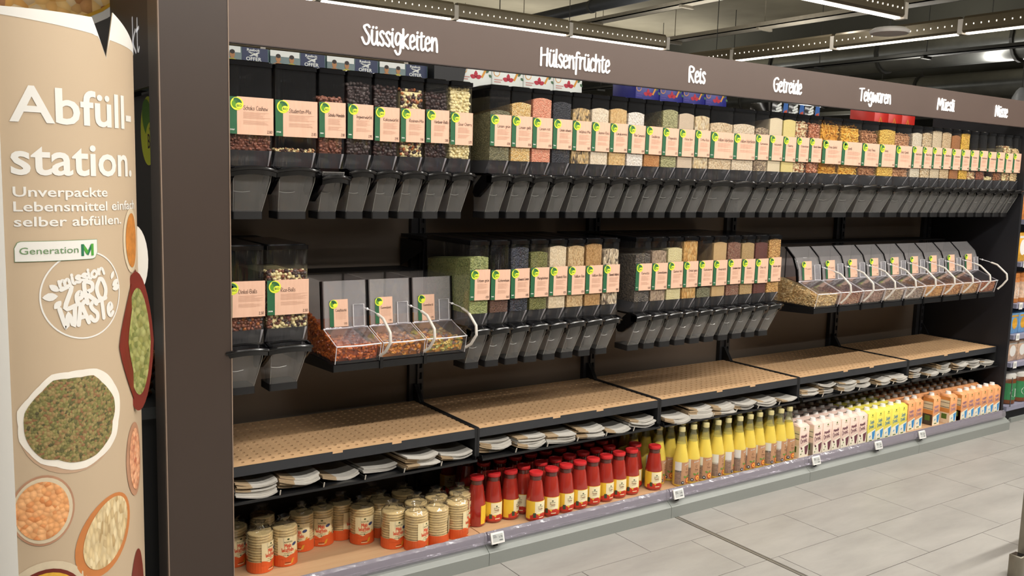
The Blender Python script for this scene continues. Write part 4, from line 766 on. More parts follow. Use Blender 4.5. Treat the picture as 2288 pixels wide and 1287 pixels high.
# ------------------------------------------------------------------ products on the deck
ZD = .1102
def wrap(r, ang=0.0, off=.0004):
    def f(u, v, d): a = -PI/2 + u/r + ang; rr = (r(v) if callable(r) else r)+off+d; return (rr*math.cos(a), rr*math.sin(a), v)
    return f
CAKE = mat('corn_cake', 'dcbf86', 0.85, var=.12, vscale=120, bump=.9, bscale=260); FILM = clear('pack_film', tint=(.985, .985, .98), haze=.02, hazecol=(.7, .7, .7), rough=.07, gmul=2.2)
PKO = mat('pack_orange', 'd85a28', .45, var=.05); PKC = mat('pack_cream', 'e8d6a8', .5, var=.03); PKR = mat('pack_red_text', 'd24a28', .5, var=0); PKB = mat('pack_blue', '3a4468', .5, var=0); PKG = mat('pack_green', '3f4c26', .5, var=0); PKY = mat('pack_corn', 'd89a30', .5, var=.05)
def waffle_meshes():
    R = .046; out = {}
    q = MB(); h = .0088
    for k in range(14):
        z = .004+k*h*1.13; rr = R*random.uniform(.965, 1); ph = random.random()*6; q.lathe([(rr*.94, z), (rr, z+.0022), (rr, z+h-.0022), (rr*.94, z+h)], seg=22, wob=lambda a, zz: .02*math.sin(5*a+ph)*math.sin(3*a))
    out['cakes'] = q.mesh('corn_cakes', CAKE, True); H = .004+14*h*1.13
    q = MB(); Rf = R+.0012; q.lathe([(Rf*.9, 0), (Rf, .003), (Rf, H), (Rf*.9, H+.004), (Rf*.8, H+.012), (Rf*.45, H+.010), (Rf*.25, H+.020), (Rf*.42, H+.036)], seg=26, wob=lambda a, z: (.05*math.sin(9*a+z*400)+.22*math.sin(4*a+z*90)*(z > H+.005)) if z > H-.001 else 0); out['film'] = q.mesh('film_wrap', FILM, True)
    def band(q, u0, u1, v0, v1, m, r=Rf, off=.0006, n=14): rect(q, u0, u1, v0, v1, wrap(r, off=off), m, n)
    q = MB(); C = 2*PI*Rf; band(q, -C/2, C/2, 0.001, .042, 0, n=30); band(q, -.040, .040, .034, .112, 1, off=.001)
    band(q, .075, .105, .006, .10, 1, off=.001); f = wrap(Rf, off=.0015)
    for k in range(16):
        u = -.040+.005*k; hh = lambda u: .036+.010*abs(math.sin((u+.01)*60))+(.016 if u > .02 else 0)*(u-.02)/.02; poly(q, [(u, .030), (u+.005, .030), (u+.005, hh(u+.005)), (u, hh(u))], f, 0)
    disc(q, -.002, .105, .0045, .0032, f, 4); font(q, 'ALNATURA', .0058, f, -.002, .0915, width=.03, bold=.01, m=4, align='c')
    brush(q, 'Mais', .014, .0022, f, -.016, .0745, fit=.024, m=2); brush(q, 'Waffeln', .014, .0022, f, -.026, .0575, fit=.044, m=2)
    disc(q, .021, .083, .0095, .006, f, 3, 14, .35); rect(q, -.018, .012, .0505, .0517, f, 4, 6); rect(q, -.022, .01, .0435, .0445, f, 4, 6); disc(q, -.004, .044, .0026, .0026, f, 4, 10)
    f2 = wrap(Rf, off=.002); poly(q, [(.006, .012), (.014, .012), (.033, .058), (.026, .058)], f2, 5); rect(q, -.016, .008, .010, .0125, f2, 1, 5); rect(q, -.014, .006, .0155, .017, f2, 4, 5)
    rect(q, .08, .1, .03, .033, f, 4, 3); rect(q, .08, .1, .08, .082, f, 2, 3)
    for k in range(6): rect(q, .082+k*.003, .0835+k*.003, .008, .024, f, 4)
    out['print'] = q.mesh('printed_wrapper', [PKO, PKC, PKR, PKB, PKG, PKY], True); return out
WM = waffle_meshes()
def place(kind, meshes, x, y, rz, label, cat, group, z=ZD):
    t = thing(kind, label, cat, (x, y, z), rz, group)
    for m in meshes.values(): put(m.name.split('.')[0], m, t)
    return t
WP = [(.140, .205, .75, 'leftmost in front, label turned to the right'), (.235, .215, .1, 'second from left, label facing forward'), (.335, .305, -.45, 'third from left, set back'), (.42, .315, -.2, 'fourth from left, set back beside the third'), (.505, .33, .8, 'fifth from left, farther back with turned label'), (.562, .25, -.05, 'sixth from left at the end of the left cluster'), (.653, .272, .7, 'behind the front one in the middle'),
      (.648, .152, .45, 'middle, whole front label and wood seen before it'), (.715, .088, .85, 'front row by the rail, whole stack seen'), (.808, .090, 1.9, 'front row by the rail, back label shown'), (.908, .106, 1.2, 'front row by the rail, rightmost'), (.972, .190, 1.2, 'rightmost, next to the red bottles'), (.765, .185, .6, 'second row behind the rail pack'), (.865, .20, .3, 'second row near the right end'), (.075, .30, .4, 'dark behind the leftmost pack'), (.20, .36, .2, 'in shadow behind the second pack'), (.77, .31, .3, 'third row in shadow'), (.66, .37, .1, 'in deep shadow, middle back')]
for x, y, a, txt in WP: place('corn_cake_pack', WM, x, y, a-(.35 if x > .6 else .1), 'wrapped stack of round corn cakes, %s' % txt, 'corn cakes', 'packs of corn cakes on the bottom deck')
# passata bottles
GLR = mat('passata_glass', '9c2c22', .12, var=.08, vscale=12, coat=.6); CAPR = mat('cap_red', 'c22a2c', .3, var=.04); GLN = mat('neck_glass', '5a3028', .12, var=.1, coat=.6)
LY = mat('label_yellow', 'ecc238', .5, var=.04); LC = mat('label_ivory', 'efe4bc', .5, var=.02); LR = mat('label_tomato', 'c43a2a', .4, var=.15, vscale=150); LK = mat('label_dark', '3e4a34', .5, var=.1)
def passata():
    R = .0395; out = {}; H = .212
    prof = [(.034, 0), (R-.002, .003), (R, .008), (R, .088), (R-.001, .098), (.0285, .166), (.0235, .179), (.0235, .19)]
    q = MB(); q.lathe(prof, seg=28); out['glass'] = q.mesh('bottle_glass', GLR, True)
    q = MB(); q.lathe([(.0255, .176), (.0262, .180), (.0255, .186), (.0262, .190), (.024, .196)], seg=24); out['neck'] = q.mesh('bottle_neck', GLN, True)
    q = MB(); q.lathe([(.0285, .194), (.0300, .196), (.0300, .205), (.0285, .2085), (.024, .2095), (.0235, .2085), (.001, .2085)], seg=28, wob=lambda a, z: .012*math.cos(14*a) if z < .205 else 0); out['cap'] = q.mesh('cap', CAPR, True)
    q = MB(); f = wrap(R, off=.0005); f1 = wrap(R, off=.001); f15 = wrap(R, off=.0012); tz = lambda u: .026+.012*abs(math.sin(u*85+.4)); f2 = wrap(R, off=.0016); rect(q, -.070, .050, .012, .090, f, 0, 20); rect(q, -.024, .030, .036, .088, f1, 1, 10); [poly(q, [(u_*.005, .012), (u_*.005+.005, .012), (u_*.005+.005, tz(u_*.005+.005)), (u_*.005, tz(u_*.005))], f15, 2) for u_ in range(-9, 10)]
    disc(q, .0, .074, .0038, .0028, f2, 3, 12); font(q, 'ALNATURA', .0045, f2, 0, .0645, width=.024, bold=.01, m=3, align='c'); brush(q, 'Passata', .008, .0009, f2, -.011, .054, fit=.022, m=4, caps=2); rect(q, -.01, .01, .049, .050, f2, 3, 4)
    rect(q, -.031, -.019, .020, .040, f2, 3, 3); disc(q, .006, .031, .009, .006, f2, 2, 12); rect(q, -.006, .016, .018, .0215, f2, 1, 4)
    rect(q, .07, .11, .02, .082, f, 0, 8); rect(q, .078, .098, .026, .034, f1, 1, 3); out['label'] = q.mesh('front_label', [LY, LC, LR, LK, mat('label_brown', '8a5a3a', .5)], True)
    return out
BM = passata()
RB = [(1.037, .166), (1.121, .168), (1.201, .160), (1.285, .185), (1.283, .090), (1.371, .098), (1.452, .103), (1.532, .107), (1.612, .114), (1.692, .119), (1.773, .124), (1.854, .128), (1.932, .192), (1.99, .120)]
RA = [2.2, .3, .9, -.5, .45, .05, .4, .3, .1, .5, .2, .15, .0, .1]
for i, (x, y) in enumerate(RB): place('passata_bottle', BM, x, y, RA[i]-.45, 'red passata bottle with yellow label, %s from the left, front row' % ORD[i], 'bottle', 'passata bottles on the bottom deck')
k = 0
for r in range(5):
    for c in range(11):
        x = 1.13+c*.083+(r % 2)*.03; y = .205+.015*(c < 8)*0+r*.082+(.045 if c < 2 and r == 0 else 0)+ (0.0 if r else (.0))
        if r == 0 and (c in (0, 1, 2) or x > 1.86): continue
        if r == 0: y = .188+.0+(c-3)*.006
        if r == 1 and x > 1.9: continue
        place('passata_bottle', BM, x, y+(.02 if r else 0), random.uniform(-.5, 2), 'red passata bottle in row %s behind the front, %s from the left' % (ORD[r], ORD[c]), 'bottle', 'passata bottles on the bottom deck'); k += 1
# orange juice bottles
GLO = mat('juice_glass', 'e0c656', .12, var=.08, vscale=10, coat=.6); GLE = clear('bottle_clear', tint=(.90, .92, .80), haze=.14, hazecol=(.55, .55, .38), rough=.06, gmul=1.6); CAPG = mat('cap_gold', 'd8cc94', .35, metal=.3, var=.05)
LKR = mat('label_kraft', 'b98c68', .6, var=.08, vscale=60); LOR = mat('label_orange', 'e8862a', .5, var=.1); LWH = mat('label_white', 'd8d6d0', .5, var=.02); LGY = mat('label_photo', '8d7566', .6, var=.5, vscale=160); LNV = mat('label_navy', '2e3844', .5); LLF = mat('label_leaf', '6c8a3c', .5, var=.2)
def juice():
    R = .037; out = {}; prof = [(.032, 0), (R-.002, .003), (R, .008), (R, .125), (R-.002, .135), (.0205, .207)]
    q = MB(); q.lathe(prof, seg=28); out['juice'] = q.mesh('bottle_juice', GLO, True)
    q = MB(); q.lathe([(.0215, .204), (.0165, .232), (.0135, .250), (.013, .262)], seg=20); out['neck'] = q.mesh('bottle_neck', GLE, True)
    q = MB(); q.lathe([(.0155, .262), (.0155, .281), (.0145, .283), (.001, .283)], seg=24, wob=lambda a, z: .02*math.cos(20*a) if z < .28 else 0); out['cap'] = q.mesh('cap', CAPG, True)
    q = MB(); f = wrap(R, off=.0005); f1 = wrap(R, off=.001); f2 = wrap(R, off=.0015); rect(q, -.050, .044, .012, .120, f, 0, 16); rect(q, -.050, -.018, .072, .121, f1, 2, 6); rect(q, -.050, -.018, .012, .080, f1, 3, 6)
    poly(q, [(-.008, .104), (.03, .112), (.032, .121), (-.006, .113)], f1, 1); brush(q, 'demeter', .0055, .001, f2, -.004, .1055, fit=.030, m=2, caps=2, rot=.2); disc(q, .012, .088, .006, .0065, f1, 5, 12); disc(q, .012, .088, .0045, .005, f2, 0, 12)
    brush(q, 'Orange', .006, .0008, f2, .003, .07, fit=.019, m=5, caps=2); rect(q, .003, .02, .064, .0648, f2, 5, 3)
    disc(q, .018, .030, .0135, .0145, f2, 1, 18); disc(q, .018, .030, .010, .011, wrap(R, off=.002), 6, 18); disc(q, .018, .030, .0035, .004, wrap(R, off=.0025), 1, 10); leafs(q, .01, .044, .018, .005, 2.6, f2, 7); leafs(q, .012, .046, .016, .005, .6, f2, 7); disc(q, -.009, .022, .0075, .008, f2, 4, 16); rect(q, -.012, -.006, .019, .025, wrap(R, off=.002), 2, 1)
    out['label'] = q.mesh('front_label', [LKR, mat('label_demeter', 'c8481c', .5), LWH, LGY, LNV, mat('label_text', '6e4a36', .6), mat('label_flesh', 'f0b050', .5), LLF], True); return out
JM = juice()
JF = [2.136, 2.217, 2.294, 2.380, 2.458, 2.535, 2.611, 2.688, 2.768, 2.845, 2.921]
JA = [.45, .15, .1, .55, .95, .6, .1, .2, .5, .5, .15]
for i, x in enumerate(JF): place('juice_bottle', JM, x, .092+.004*math.sin(i*2), JA[i]-.60, 'yellow orange-juice bottle, %s from the left, front row' % ORD[i], 'bottle', 'orange juice bottles on the bottom deck')
JS = [2.06, 2.148, 2.226, 2.303, 2.380, 2.460, 2.548, 2.626, 2.703, 2.780, 2.857, 2.935]
for i, x in enumerate(JS): place('juice_bottle', JM, x, .178 if i else .165, random.uniform(-.9, .2), 'yellow orange-juice bottle, %s from the left, second row' % ORD[i], 'bottle', 'orange juice bottles on the bottom deck')
for r in range(3):
    for i in range(12): place('juice_bottle', JM, 1.985+i*.081+(r % 2)*.02, .262+r*.084, random.uniform(-.5, 1), 'yellow orange-juice bottle in shadow, %s from the left, %s row' % (ORD[i], ORD[r+2]), 'bottle', 'orange juice bottles on the bottom deck')
# drink cartons
CW, CDp, CHh = .0765, .070, .180
def carton(kind):
    top, base, txt, side = {'almond': ('e6cabc', 'ece4d0', '6a3a4a', 'e6cdb4'), 'soy': ('e6d85c', 'ece8d0', '3a86a8', 'e8de80'), 'oat': ('e4a06c', 'ece6d0', '9a7c98', 'd08c48')}[kind]
    A = mat('ct_%s' % kind, top, .45, var=.03); B = mat('ct_base_%s' % kind, base, .45, var=.03); T = mat('ct_text_%s' % kind, txt, .5); S_ = mat('ct_side_%s' % kind, side, .45, var=.04); Bl = mat('ct_blue', '3a8cc8', .45, var=.15, vscale=100); Pl = mat('ct_plum', '6a3a44', .45, var=.25, vscale=100); Gn = mat('ct_green', '54702a', .5); Ln = mat('ct_line', '4a4a48', .6); Wt = mat('ct_panel', 'd6cba8', .5)
    out = {}; w2, d2, H = CW/2-.0006, CDp/2, CHh; q = MB(); q.box(-w2, w2, -d2, d2, 0, H-.012, 0)
    q.add([(-w2, -d2, H-.012), (w2, -d2, H-.012), (w2, d2, H-.012), (-w2, d2, H-.012), (-w2, -d2+.022, H), (w2, -d2+.022, H), (w2, d2, H), (-w2, d2, H)], [(0, 1, 5, 4), (4, 5, 6, 7), (2, 3, 7, 6), (0, 4, 7, 3), (1, 2, 6, 5)], 0)
    me = q.mesh('carton_body', A); out['body'] = bevel(me, .0016, 1)
    q = MB(); F1 = lambda u, v, d: (u, -d2-.0005, v); F2 = lambda u, v, d: (u, -d2-.0009, v); F3 = lambda u, v, d: (u, -d2-.0013, v); e = w2-.001
    poly(q, [(-e, .001), (e, .001), (e, .075), (-e, .055)], F1, 0); disc(q, 0, H-.022, .0055, .005, F2, 4, 12); font(q, 'ALNATURA', .0045, F2, 0, H-.034, width=.022, bold=.01, m=4, align='c')
    t1 = {'almond': 'Mandel', 'soy': 'Soja', 'oat': 'Hafer'}[kind]
    if kind == 'soy': brush(q, t1, .02, .0028, F2, -.02, .108, fit=.038, m=1, rot=.12); brush(q, 'Drink', .02, .0028, F2, -.026, .080, fit=.046, m=1, rot=.12)
    else: brush(q, t1, .016, .0026, F2, -.026, .106, fit=.046, m=1, rot=.15); brush(q, 'Drink', .022, .0028, F2, -.028, .078, fit=.052, m=1, rot=.15)
    poly(q, [(.004, .058), (.034, .068), (.031, .036), (.024, .014), (.012, .016), (.008, .036)], F2, 3 if kind == 'almond' else 2)
    if kind == 'almond': leafs(q, -.012, .045, .02, .006, 2.4, F2, 3); leafs(q, -.02, .045, .012, .004, 1.2, F2, 3); leafs(q, -.014, .03, .012, .004, 1.3, F2, 4); leafs(q, -.026, .018, .01, .004, .5, F2, 4)
    else: leafs(q, -.02, .03, .018, .004, .6, F2, 2); rect(q, -.018, .008, .008, .014, F2, 4)
    sx = -w2-.0005; L1 = lambda u, v, d: (sx, -u, v); L2 = lambda u, v, d: (sx-.0004, -u, v)
    rect(q, -d2+.001, d2-.001, .001, H-.014, L1, 5); rect(q, -d2+.001, d2-.001, .001, .068, L1, 0); rect(q, -d2+.006, d2-.004, .095, .145, L2, 7); rect(q, -d2+.006, d2-.004, .128, .131, (lambda u, v, d: (sx-.0008, -u, v)), 6); rect(q, -d2+.006, d2-.004, .100, .1035, (lambda u, v, d: (sx-.0008, -u, v)), 6); rect(q, -.016, .018, .028, .060, L2, 4)
    out['print'] = q.mesh('carton_print', [B, T, Bl, Pl, Gn, S_, Ln, Wt])
    q = MB(); q.lathe([(.0175, -.001), (.0175, .004), (.015, .010), (.0145, .018), (.001, .019)], c=(0, .006, H-.003), seg=20, wob=lambda a, z: .02*math.cos(16*a)); out['cap'] = q.mesh('screw_cap', WHITE, True); return out
CM = {k: carton(k) for k in ('almond', 'soy', 'oat')}
NM = {'almond': 'pink almond drink carton', 'soy': 'yellow soy drink carton', 'oat': 'orange oat drink carton'}
front = [('almond', 3.024, .104)] + [('almond', 3.128+.079*k, .096) for k in range(6)] + [('soy', 3.603+.0795*k, .093+.002*k) for k in range(5)] + [('oat', 4.042, .124), ('oat', 4.124, .126), ('oat', 4.298, .118), ('oat', 4.432, .088)] + [('oat', 4.563+.0776*k, .09-.004*k*0) for k in range(6)]
cnt = {}
for kd, x, y in front:
    cnt[kd] = cnt.get(kd, 0)+1; place('drink_carton', CM[kd], x, y, random.uniform(-.015, .015), '%s with white cap, %s from the left, front row' % (NM[kd], ORD[cnt[kd]-1]), 'carton', 'drink cartons on the bottom deck')
for r in range(1, 7):
    c = {}
    for i in range(26):
        x = 3.03+i*.0778; kd = 'almond' if i < 7 else 'soy' if i < 12 else 'oat'; y = .097+r*.0745+(.028 if kd == 'oat' else .012)
        if y+.036 > .635 or x > 4.96: continue
        c[kd] = c.get(kd, 0)+1; place('drink_carton', CM[kd], x, y, 0, '%s, %s from the left, %s row back' % (NM[kd], ORD[c[kd]-1], ORD[r]), 'carton', 'drink cartons on the bottom deck')

# ------------------------------------------------------------------ curved display banner
bc = Vector((-.62, -.10)); BR_ = .30; vd = Vector((.0902, .9959)); rd = Vector((.9959, -.0902))
BEI = mat('banner_beige', 'bca78c', .55, var=.025, vscale=3); BWH = mat('banner_white', 'dedcd6', .55, var=.01)
def cylf(off=0.0):
    def f(s, z, d=0): a = s/BR_; p = rd*math.sin(a)-vd*math.cos(a); return (bc.x+p.x*(BR_+off), bc.y+p.y*(BR_+off), z)
    return f
ban = thing('display_column', 'tall curved beige cardboard display column with white lettering at far left', 'display', (0, 0, 0))
def topz(s):
    P = [(-.03, 1.907), (.196, 1.911), (.240, 1.817), (.270, 1.935), (.374, 1.889), (.45, 1.86), (.52, 1.84)]
    for (a, b), (c, d) in zip(P, P[1:]):
        if a <= s <= c: return b+(d-b)*(s-a)/(c-a)
    return P[-1][1]
def sheet(name, s0, s1, zf0, zf1, off, m, n=60, th=.002, extra=()):
    q = MB(); S = sorted(set([s0+(s1-s0)*k/n for k in range(n+1)] + list(extra))); fo, fi = cylf(off), cylf(off-th); N = len(S)
    vs = [fo(s, zf0(s)) for s in S] + [fo(s, zf1(s)) for s in S] + [fi(s, zf0(s)) for s in S] + [fi(s, zf1(s)) for s in S]
    fs = []
    for i in range(N-1): fs += [(i, i+1, N+i+1, N+i), (2*N+i+1, 2*N+i, 3*N+i, 3*N+i+1), (N+i, N+i+1, 3*N+i+1, 3*N+i), (i+1, i, 2*N+i, 2*N+i+1)]
    fs += [(0, N, 3*N, 2*N), (N-1, 3*N-1, 4*N-1, 2*N-1)]; q.add(vs, fs); return q.build(name, m, ban, True)
sheet('front_sheet', -.027, .47, lambda s: .01, topz, 0, BEI, extra=(.196, .24, .27))
sheet('top_border', -.027, .47, lambda s: min(topz(s)-.001, (1.889 if s < -.02 else 1.889-.018*(s+.027)/.22 if s < .2 else 1.868-.012*(s-.2)/.17)), topz, .0006, BWH, extra=(.196, .24, .27), th=.0005)
sheet('back_sheet', .472, 2*PI*BR_-.029, lambda s: .01, lambda s: 1.86, 0, BWH)
sheet('seam_flap', -.066, -.026, lambda s: .01, lambda s: 1.885, .004, BWH, n=6)
PR = MB(); PMATS = [BWH, mat('pr_lentil_bg', '5c5434', .6, var=.4, vscale=150), grain('pr_lentils', ['4e4a2c', '7d7a44', '9a8a58', '8a6040'], 150, bump=.2), mat('pr_cloth', 'e4ded2', .7, var=.05), mat('pr_glass', 'b08468', .4, var=.2, vscale=20), grain('pr_red_lentils', ['e8a468', 'f0b47c', 'd98a50'], 75, bump=.2), mat('pr_clay', 'c07840', .5, var=.12, vscale=20), grain('pr_rice', ['d8c090', 'e4d2a8', 'bca070'], 110, bump=.2, stretch=(1, 1, .35)),
      mat('pr_red_bowl', '6e2418', .4, var=.2, vscale=12), grain('pr_seeds', ['8a8a44', 'a8a868', '6c7434'], 110, bump=.2, stretch=(1, 1, .6)), mat('pr_amber', 'c07c38', .5, var=.3, vscale=60), grain('pr_pink', ['e09a70', 'ecb48c', 'b86848'], 80, bump=.2), mat('pr_dkgreen', '1d6a48', .5), mat('pr_green', '4a9a34', .5), mat('pr_sage', '6c8a62', .5), mat('pr_corn', 'd8a838', .5, var=.25, vscale=60), mat('pr_rim', 'd0c0a4', .5, var=.1), mat('pr_shadow', 'b99b80', .6, var=.05)]
def c1(k): return cylf(.0006+.00045*k)
def gdisc(cx, cz, rx, rz, k, m, rot=0, seg=36, n=9):        # disc cut into thin rings so that it follows the curve
    f = c1(k); c_, s_ = math.cos(rot), math.sin(rot)
    def P(r, i): a = 2*PI*i/seg; x, y = r*rx*math.cos(a), r*rz*math.sin(a); return f(cx+x*c_-y*s_, cz+x*s_+y*c_)
    for j in range(n):
        vs = [P(j/n, i) for i in range(seg)] + [P((j+1)/n, i) for i in range(seg)]; PR.add(vs, [(i, (i+1) % seg, seg+(i+1) % seg, seg+i) for i in range(seg)], m)
def gring(cx, cz, R0, R1, k, m, a0=0, a1=2*PI, seg=60):
    f = c1(k); vs = []
    for i in range(seg+1): a = a0+(a1-a0)*i/seg; vs += [f(cx+R0*math.cos(a), cz+R0*math.sin(a)), f(cx+R1*math.cos(a), cz+R1*math.sin(a))]
    PR.add(vs, [(2*i, 2*i+1, 2*i+3, 2*i+2) for i in range(seg)], m)
def bfont(txt, x, z, h, width, bold, k, m, skew=0): # text cut per letter so it bends with the sheet
    f0 = c1(k); f = (lambda u, v, d: f0(u, v+(u-x)*skew)); W = fontmesh(txt, bold)[2]; V, Fc, W = fontslices(txt, bold, W*.008/width); s_ = h/.70
    PR.add([f(x+a*width/W, z+b*s_, 0) for a, b in V], Fc, m)
bfont('Abfüll-', -.006, 1.645, .084, .365, .018, 2, 0); bfont('station.', -.007, 1.520, .080, .36, .018, 2, 0)
bfont('Unverpackte', -.005, 1.466, .0235, .235, .014, 2, 0); bfont('Lebensmittel einfach', -.005, 1.4305, .0235, .375, .014, 2, 0); bfont('selber abfüllen.', -.005, 1.394, .0235, .287, .014, 2, 0)
# zero waste ring and lettering
gring(.155, 1.217, .1085, .1125, 1, 0)
def zf(u, v, d): return c1(2)(u, v)
brush(PR, 'mission', .026, .0075, zf, .088, 1.240, fit=.128, m=0, rot=.22); brush(PR, 'ZeRO', .052, .0115, zf, .098, 1.186, fit=.125, m=0, rot=.16); brush(PR, 'WASTe', .05, .011, zf, .092, 1.137, fit=.150, m=0, rot=.13)
for x, z, L, W_2, a in [(.085, 1.22, .036, .0105, 3.2), (.088, 1.232, .028, .008, 2.5), (.092, 1.208, .026, .008, 4.0), (.238, 1.232, .028, .008, .6), (.238, 1.224, .03, .009, .2), (.234, 1.25, .024, .006, 1.1)]: leafs(PR, x, z, L, W_2, a, zf, 0)
# Generation M plate
def plate(k, e, m):
    x0, x1, z0, z1, r = -.006-e, .190+e, 1.309-e, 1.357+e, .016; P = [(x0, z0), (x1-r, z0)] + [(x1-r+r*math.sin(a), z0+r-r*math.cos(a)) for a in (.4, .8, 1.2)] + [(x1, z0+r), (x1, z1), (x0+r, z1)] + [(x0+r-r*math.sin(a), z1-r+r*math.cos(a)) for a in (.4, .8, 1.2)] + [(x0, z1-r)]
    f = c1(k); n = 10
    xs = [x0+(x1-x0)*i/n for i in range(n+1)]
    def lo(x): return z0 if x < x1-r else z0+r-math.sqrt(max(0, r*r-(x-x1+r)**2))
    def hi(x): return z1 if x > x0+r else z1-r+math.sqrt(max(0, r*r-(x0+r-x)**2))
    for a, b in zip(xs, xs[1:]):
        for s in range(3): p, q_ = a+(b-a)*s/3, a+(b-a)*(s+1)/3; PR.add([f(p, lo(p)), f(q_, lo(q_)), f(q_, hi(q_)), f(p, hi(p))], [(0, 1, 2, 3)], m)
plate(3, .0012, 14); plate(4, 0, 0)
bfont('Generation', .004, 1.3265, .0165, .134, .004, 6, 14)
f6 = c1(6)
for P, m in [([(.145, 1.317), (.152, 1.317), (.152, 1.347), (.145, 1.347)], 12), ([(.172, 1.317), (.179, 1.317), (.179, 1.347), (.172, 1.347)], 13), ([(.145, 1.347), (.152, 1.347), (.165, 1.328), (.159, 1.320)], 13), ([(.179, 1.347), (.172, 1.347), (.158, 1.322), (.164, 1.318)], 12)]: PR.add([f6(*p) for p in P], [(0, 1, 2, 3)], m)
# printed food: lentil bag, bowls
gdisc(.118, .888, .132, .128, 1, 17); bagP = []
seg = 22
random.seed(3)
gd = [(.131+random.uniform(-.006, .006)) for _ in range(seg)]
def gpoly(cx, cz, rads, k, m, sx=1, sz=1, n=8):
    rads = [rads[i//4]*(1-(i % 4)/4)+rads[(i//4+1) % len(rads)]*(i % 4)/4 for i in range(4*len(rads))]; f = c1(k); N = len(rads)
    def P(j, i): a = 2*PI*i/N; r = rads[i % N]*j/n; return f(cx+r*sx*math.cos(a), cz+r*sz*math.sin(a))
    for j in range(n):
        vs = [P(j, i) for i in range(N)] + [P(j+1, i) for i in range(N)]; PR.add(vs, [(i, (i+1) % N, N+(i+1) % N, N+i) for i in range(N)], m)
gpoly(.122, .901, gd, 2, 3, 1.04, 1.0); gpoly(.118, .90, [r*.86+random.uniform(-.004, .004) for r in gd], 4, 2, 1.04, 1.0)
gdisc(.034, .677, .074, .092, 2, 4); gdisc(.034, .677, .069, .086, 3, 16); gdisc(.032, .677, .062, .076, 5, 5)
gdisc(.196, .565, .082, .114, 2, 6, -.55); gdisc(.200, .57, .066, .098, 4, 7, -.5)
gdisc(.035, .40, .115, .142, 2, 16); gdisc(.035, .40, .098, .122, 4, 8); gdisc(.035, .40, .09, .112, 5, 15)
gdisc(.338, 1.345, .048, .088, 2, 16); gdisc(.340, 1.345, .038, .074, 4, 10)
gdisc(.325, .735, .048, .105, 2, 4); gdisc(.327, .735, .034, .088, 4, 11)
gdisc(.33, .22, .06, .25, 2, 8)
lens = [1/(abs(math.cos(2*PI*i/40))**1.3+abs(math.sin(2*PI*i/40))**1.3)**(1/1.3) for i in range(40)]
gpoly(.362, 1.066, lens, 5, 8, .104, .198); gpoly(.366, 1.07, lens, 7, 9, .066, .155)
for xx, m, e in ((0, 0, 0),):
    PR.build('banner_print', PMATS, ban, True)
# the red bowl print is cut out past the sheet's edge
q = MB(); ax = Vector((rd.x, rd.y, 0)); oc = Vector(cylf(.004)(.345, 1.065)); tang = (Vector((rd.x, rd.y, 0))*math.cos(.345/BR_) + Vector((vd.x, vd.y, 0))*math.sin(.345/BR_)).normalized(); tang = (tang*.35+ax*.94).normalized(); nrm = tang.cross(Vector((0, 0, 1))).normalized(); 
if nrm.dot(Vector((vd.x, vd.y, 0))) > 0: nrm = -nrm
def bowl(sw, sh, off, m, th=.0, sx=0.0):
    P = []; N = 30
    for i in range(N): a = 2*PI*i/N; c_, s_ = math.cos(a), math.sin(a); rz = abs(s_)**.8*(1 if s_ > 0 else -1); P.append(oc + tang*(sx+c_*sw*(1-.25*abs(rz))) + Vector((0, 0, rz*sh)) + nrm*off)
    q.add([tuple(p) for p in P], [tuple(range(N))], m)
    if th: q.add([tuple(p) for p in P]+[tuple(p-nrm*th) for p in P], [(i, (i+1) % N, N+(i+1) % N, N+i) for i in range(N)], m)
bowl(.046, .195, .012, 0, .003); bowl(.034, .15, .0128, 1, sx=.003); q.build('cut_out_bowl', [PMATS[8], PMATS[9]], ban)
q = MB(); f = cylf(-.01); oc2 = Vector(f(.44, 1.30)); N = 26; P = [oc2 + ax*(.004+.036*math.cos(2*PI*i/N)) + Vector((0, 0, .10*math.sin(2*PI*i/N)-.02)) + Vector((vd.x, vd.y, 0))*.02 for i in range(N)]
q.add([tuple(p) for p in P]+[tuple(p+Vector((vd.x, vd.y, 0))*.003) for p in P], [tuple(range(N))] + [(i, (i+1) % N, N+(i+1) % N, N+i) for i in range(N)]); q.build('cut_out_rim', BWH, ban)
# oval nut picture board above the left end
t = thing('hanging_board', 'white edged round board with a nut picture over the display column', 'sign', (-.235, .35, 2.43)); q = MB(); fb = lambda o: (lambda u, v, d: (u, -o, v)); disc(q, 0, 0, .40, .36, fb(0), 0, 40); disc(q, 0, 0, .372, .333, fb(.001), 1, 40); disc(q, 0, 0, .36, .322, fb(.002), 2, 40)
q.build('board_face', [BWH, mat('pr_gold', 'd0a030', .5), grain('pr_nuts', ['e2a24c', 'f2c880', 'a8602c', 'f6e0b0'], 28, bump=.2)], t); t.rotation_euler = (0, 0, .25)
t.location = (-.445, .75, 2.375)

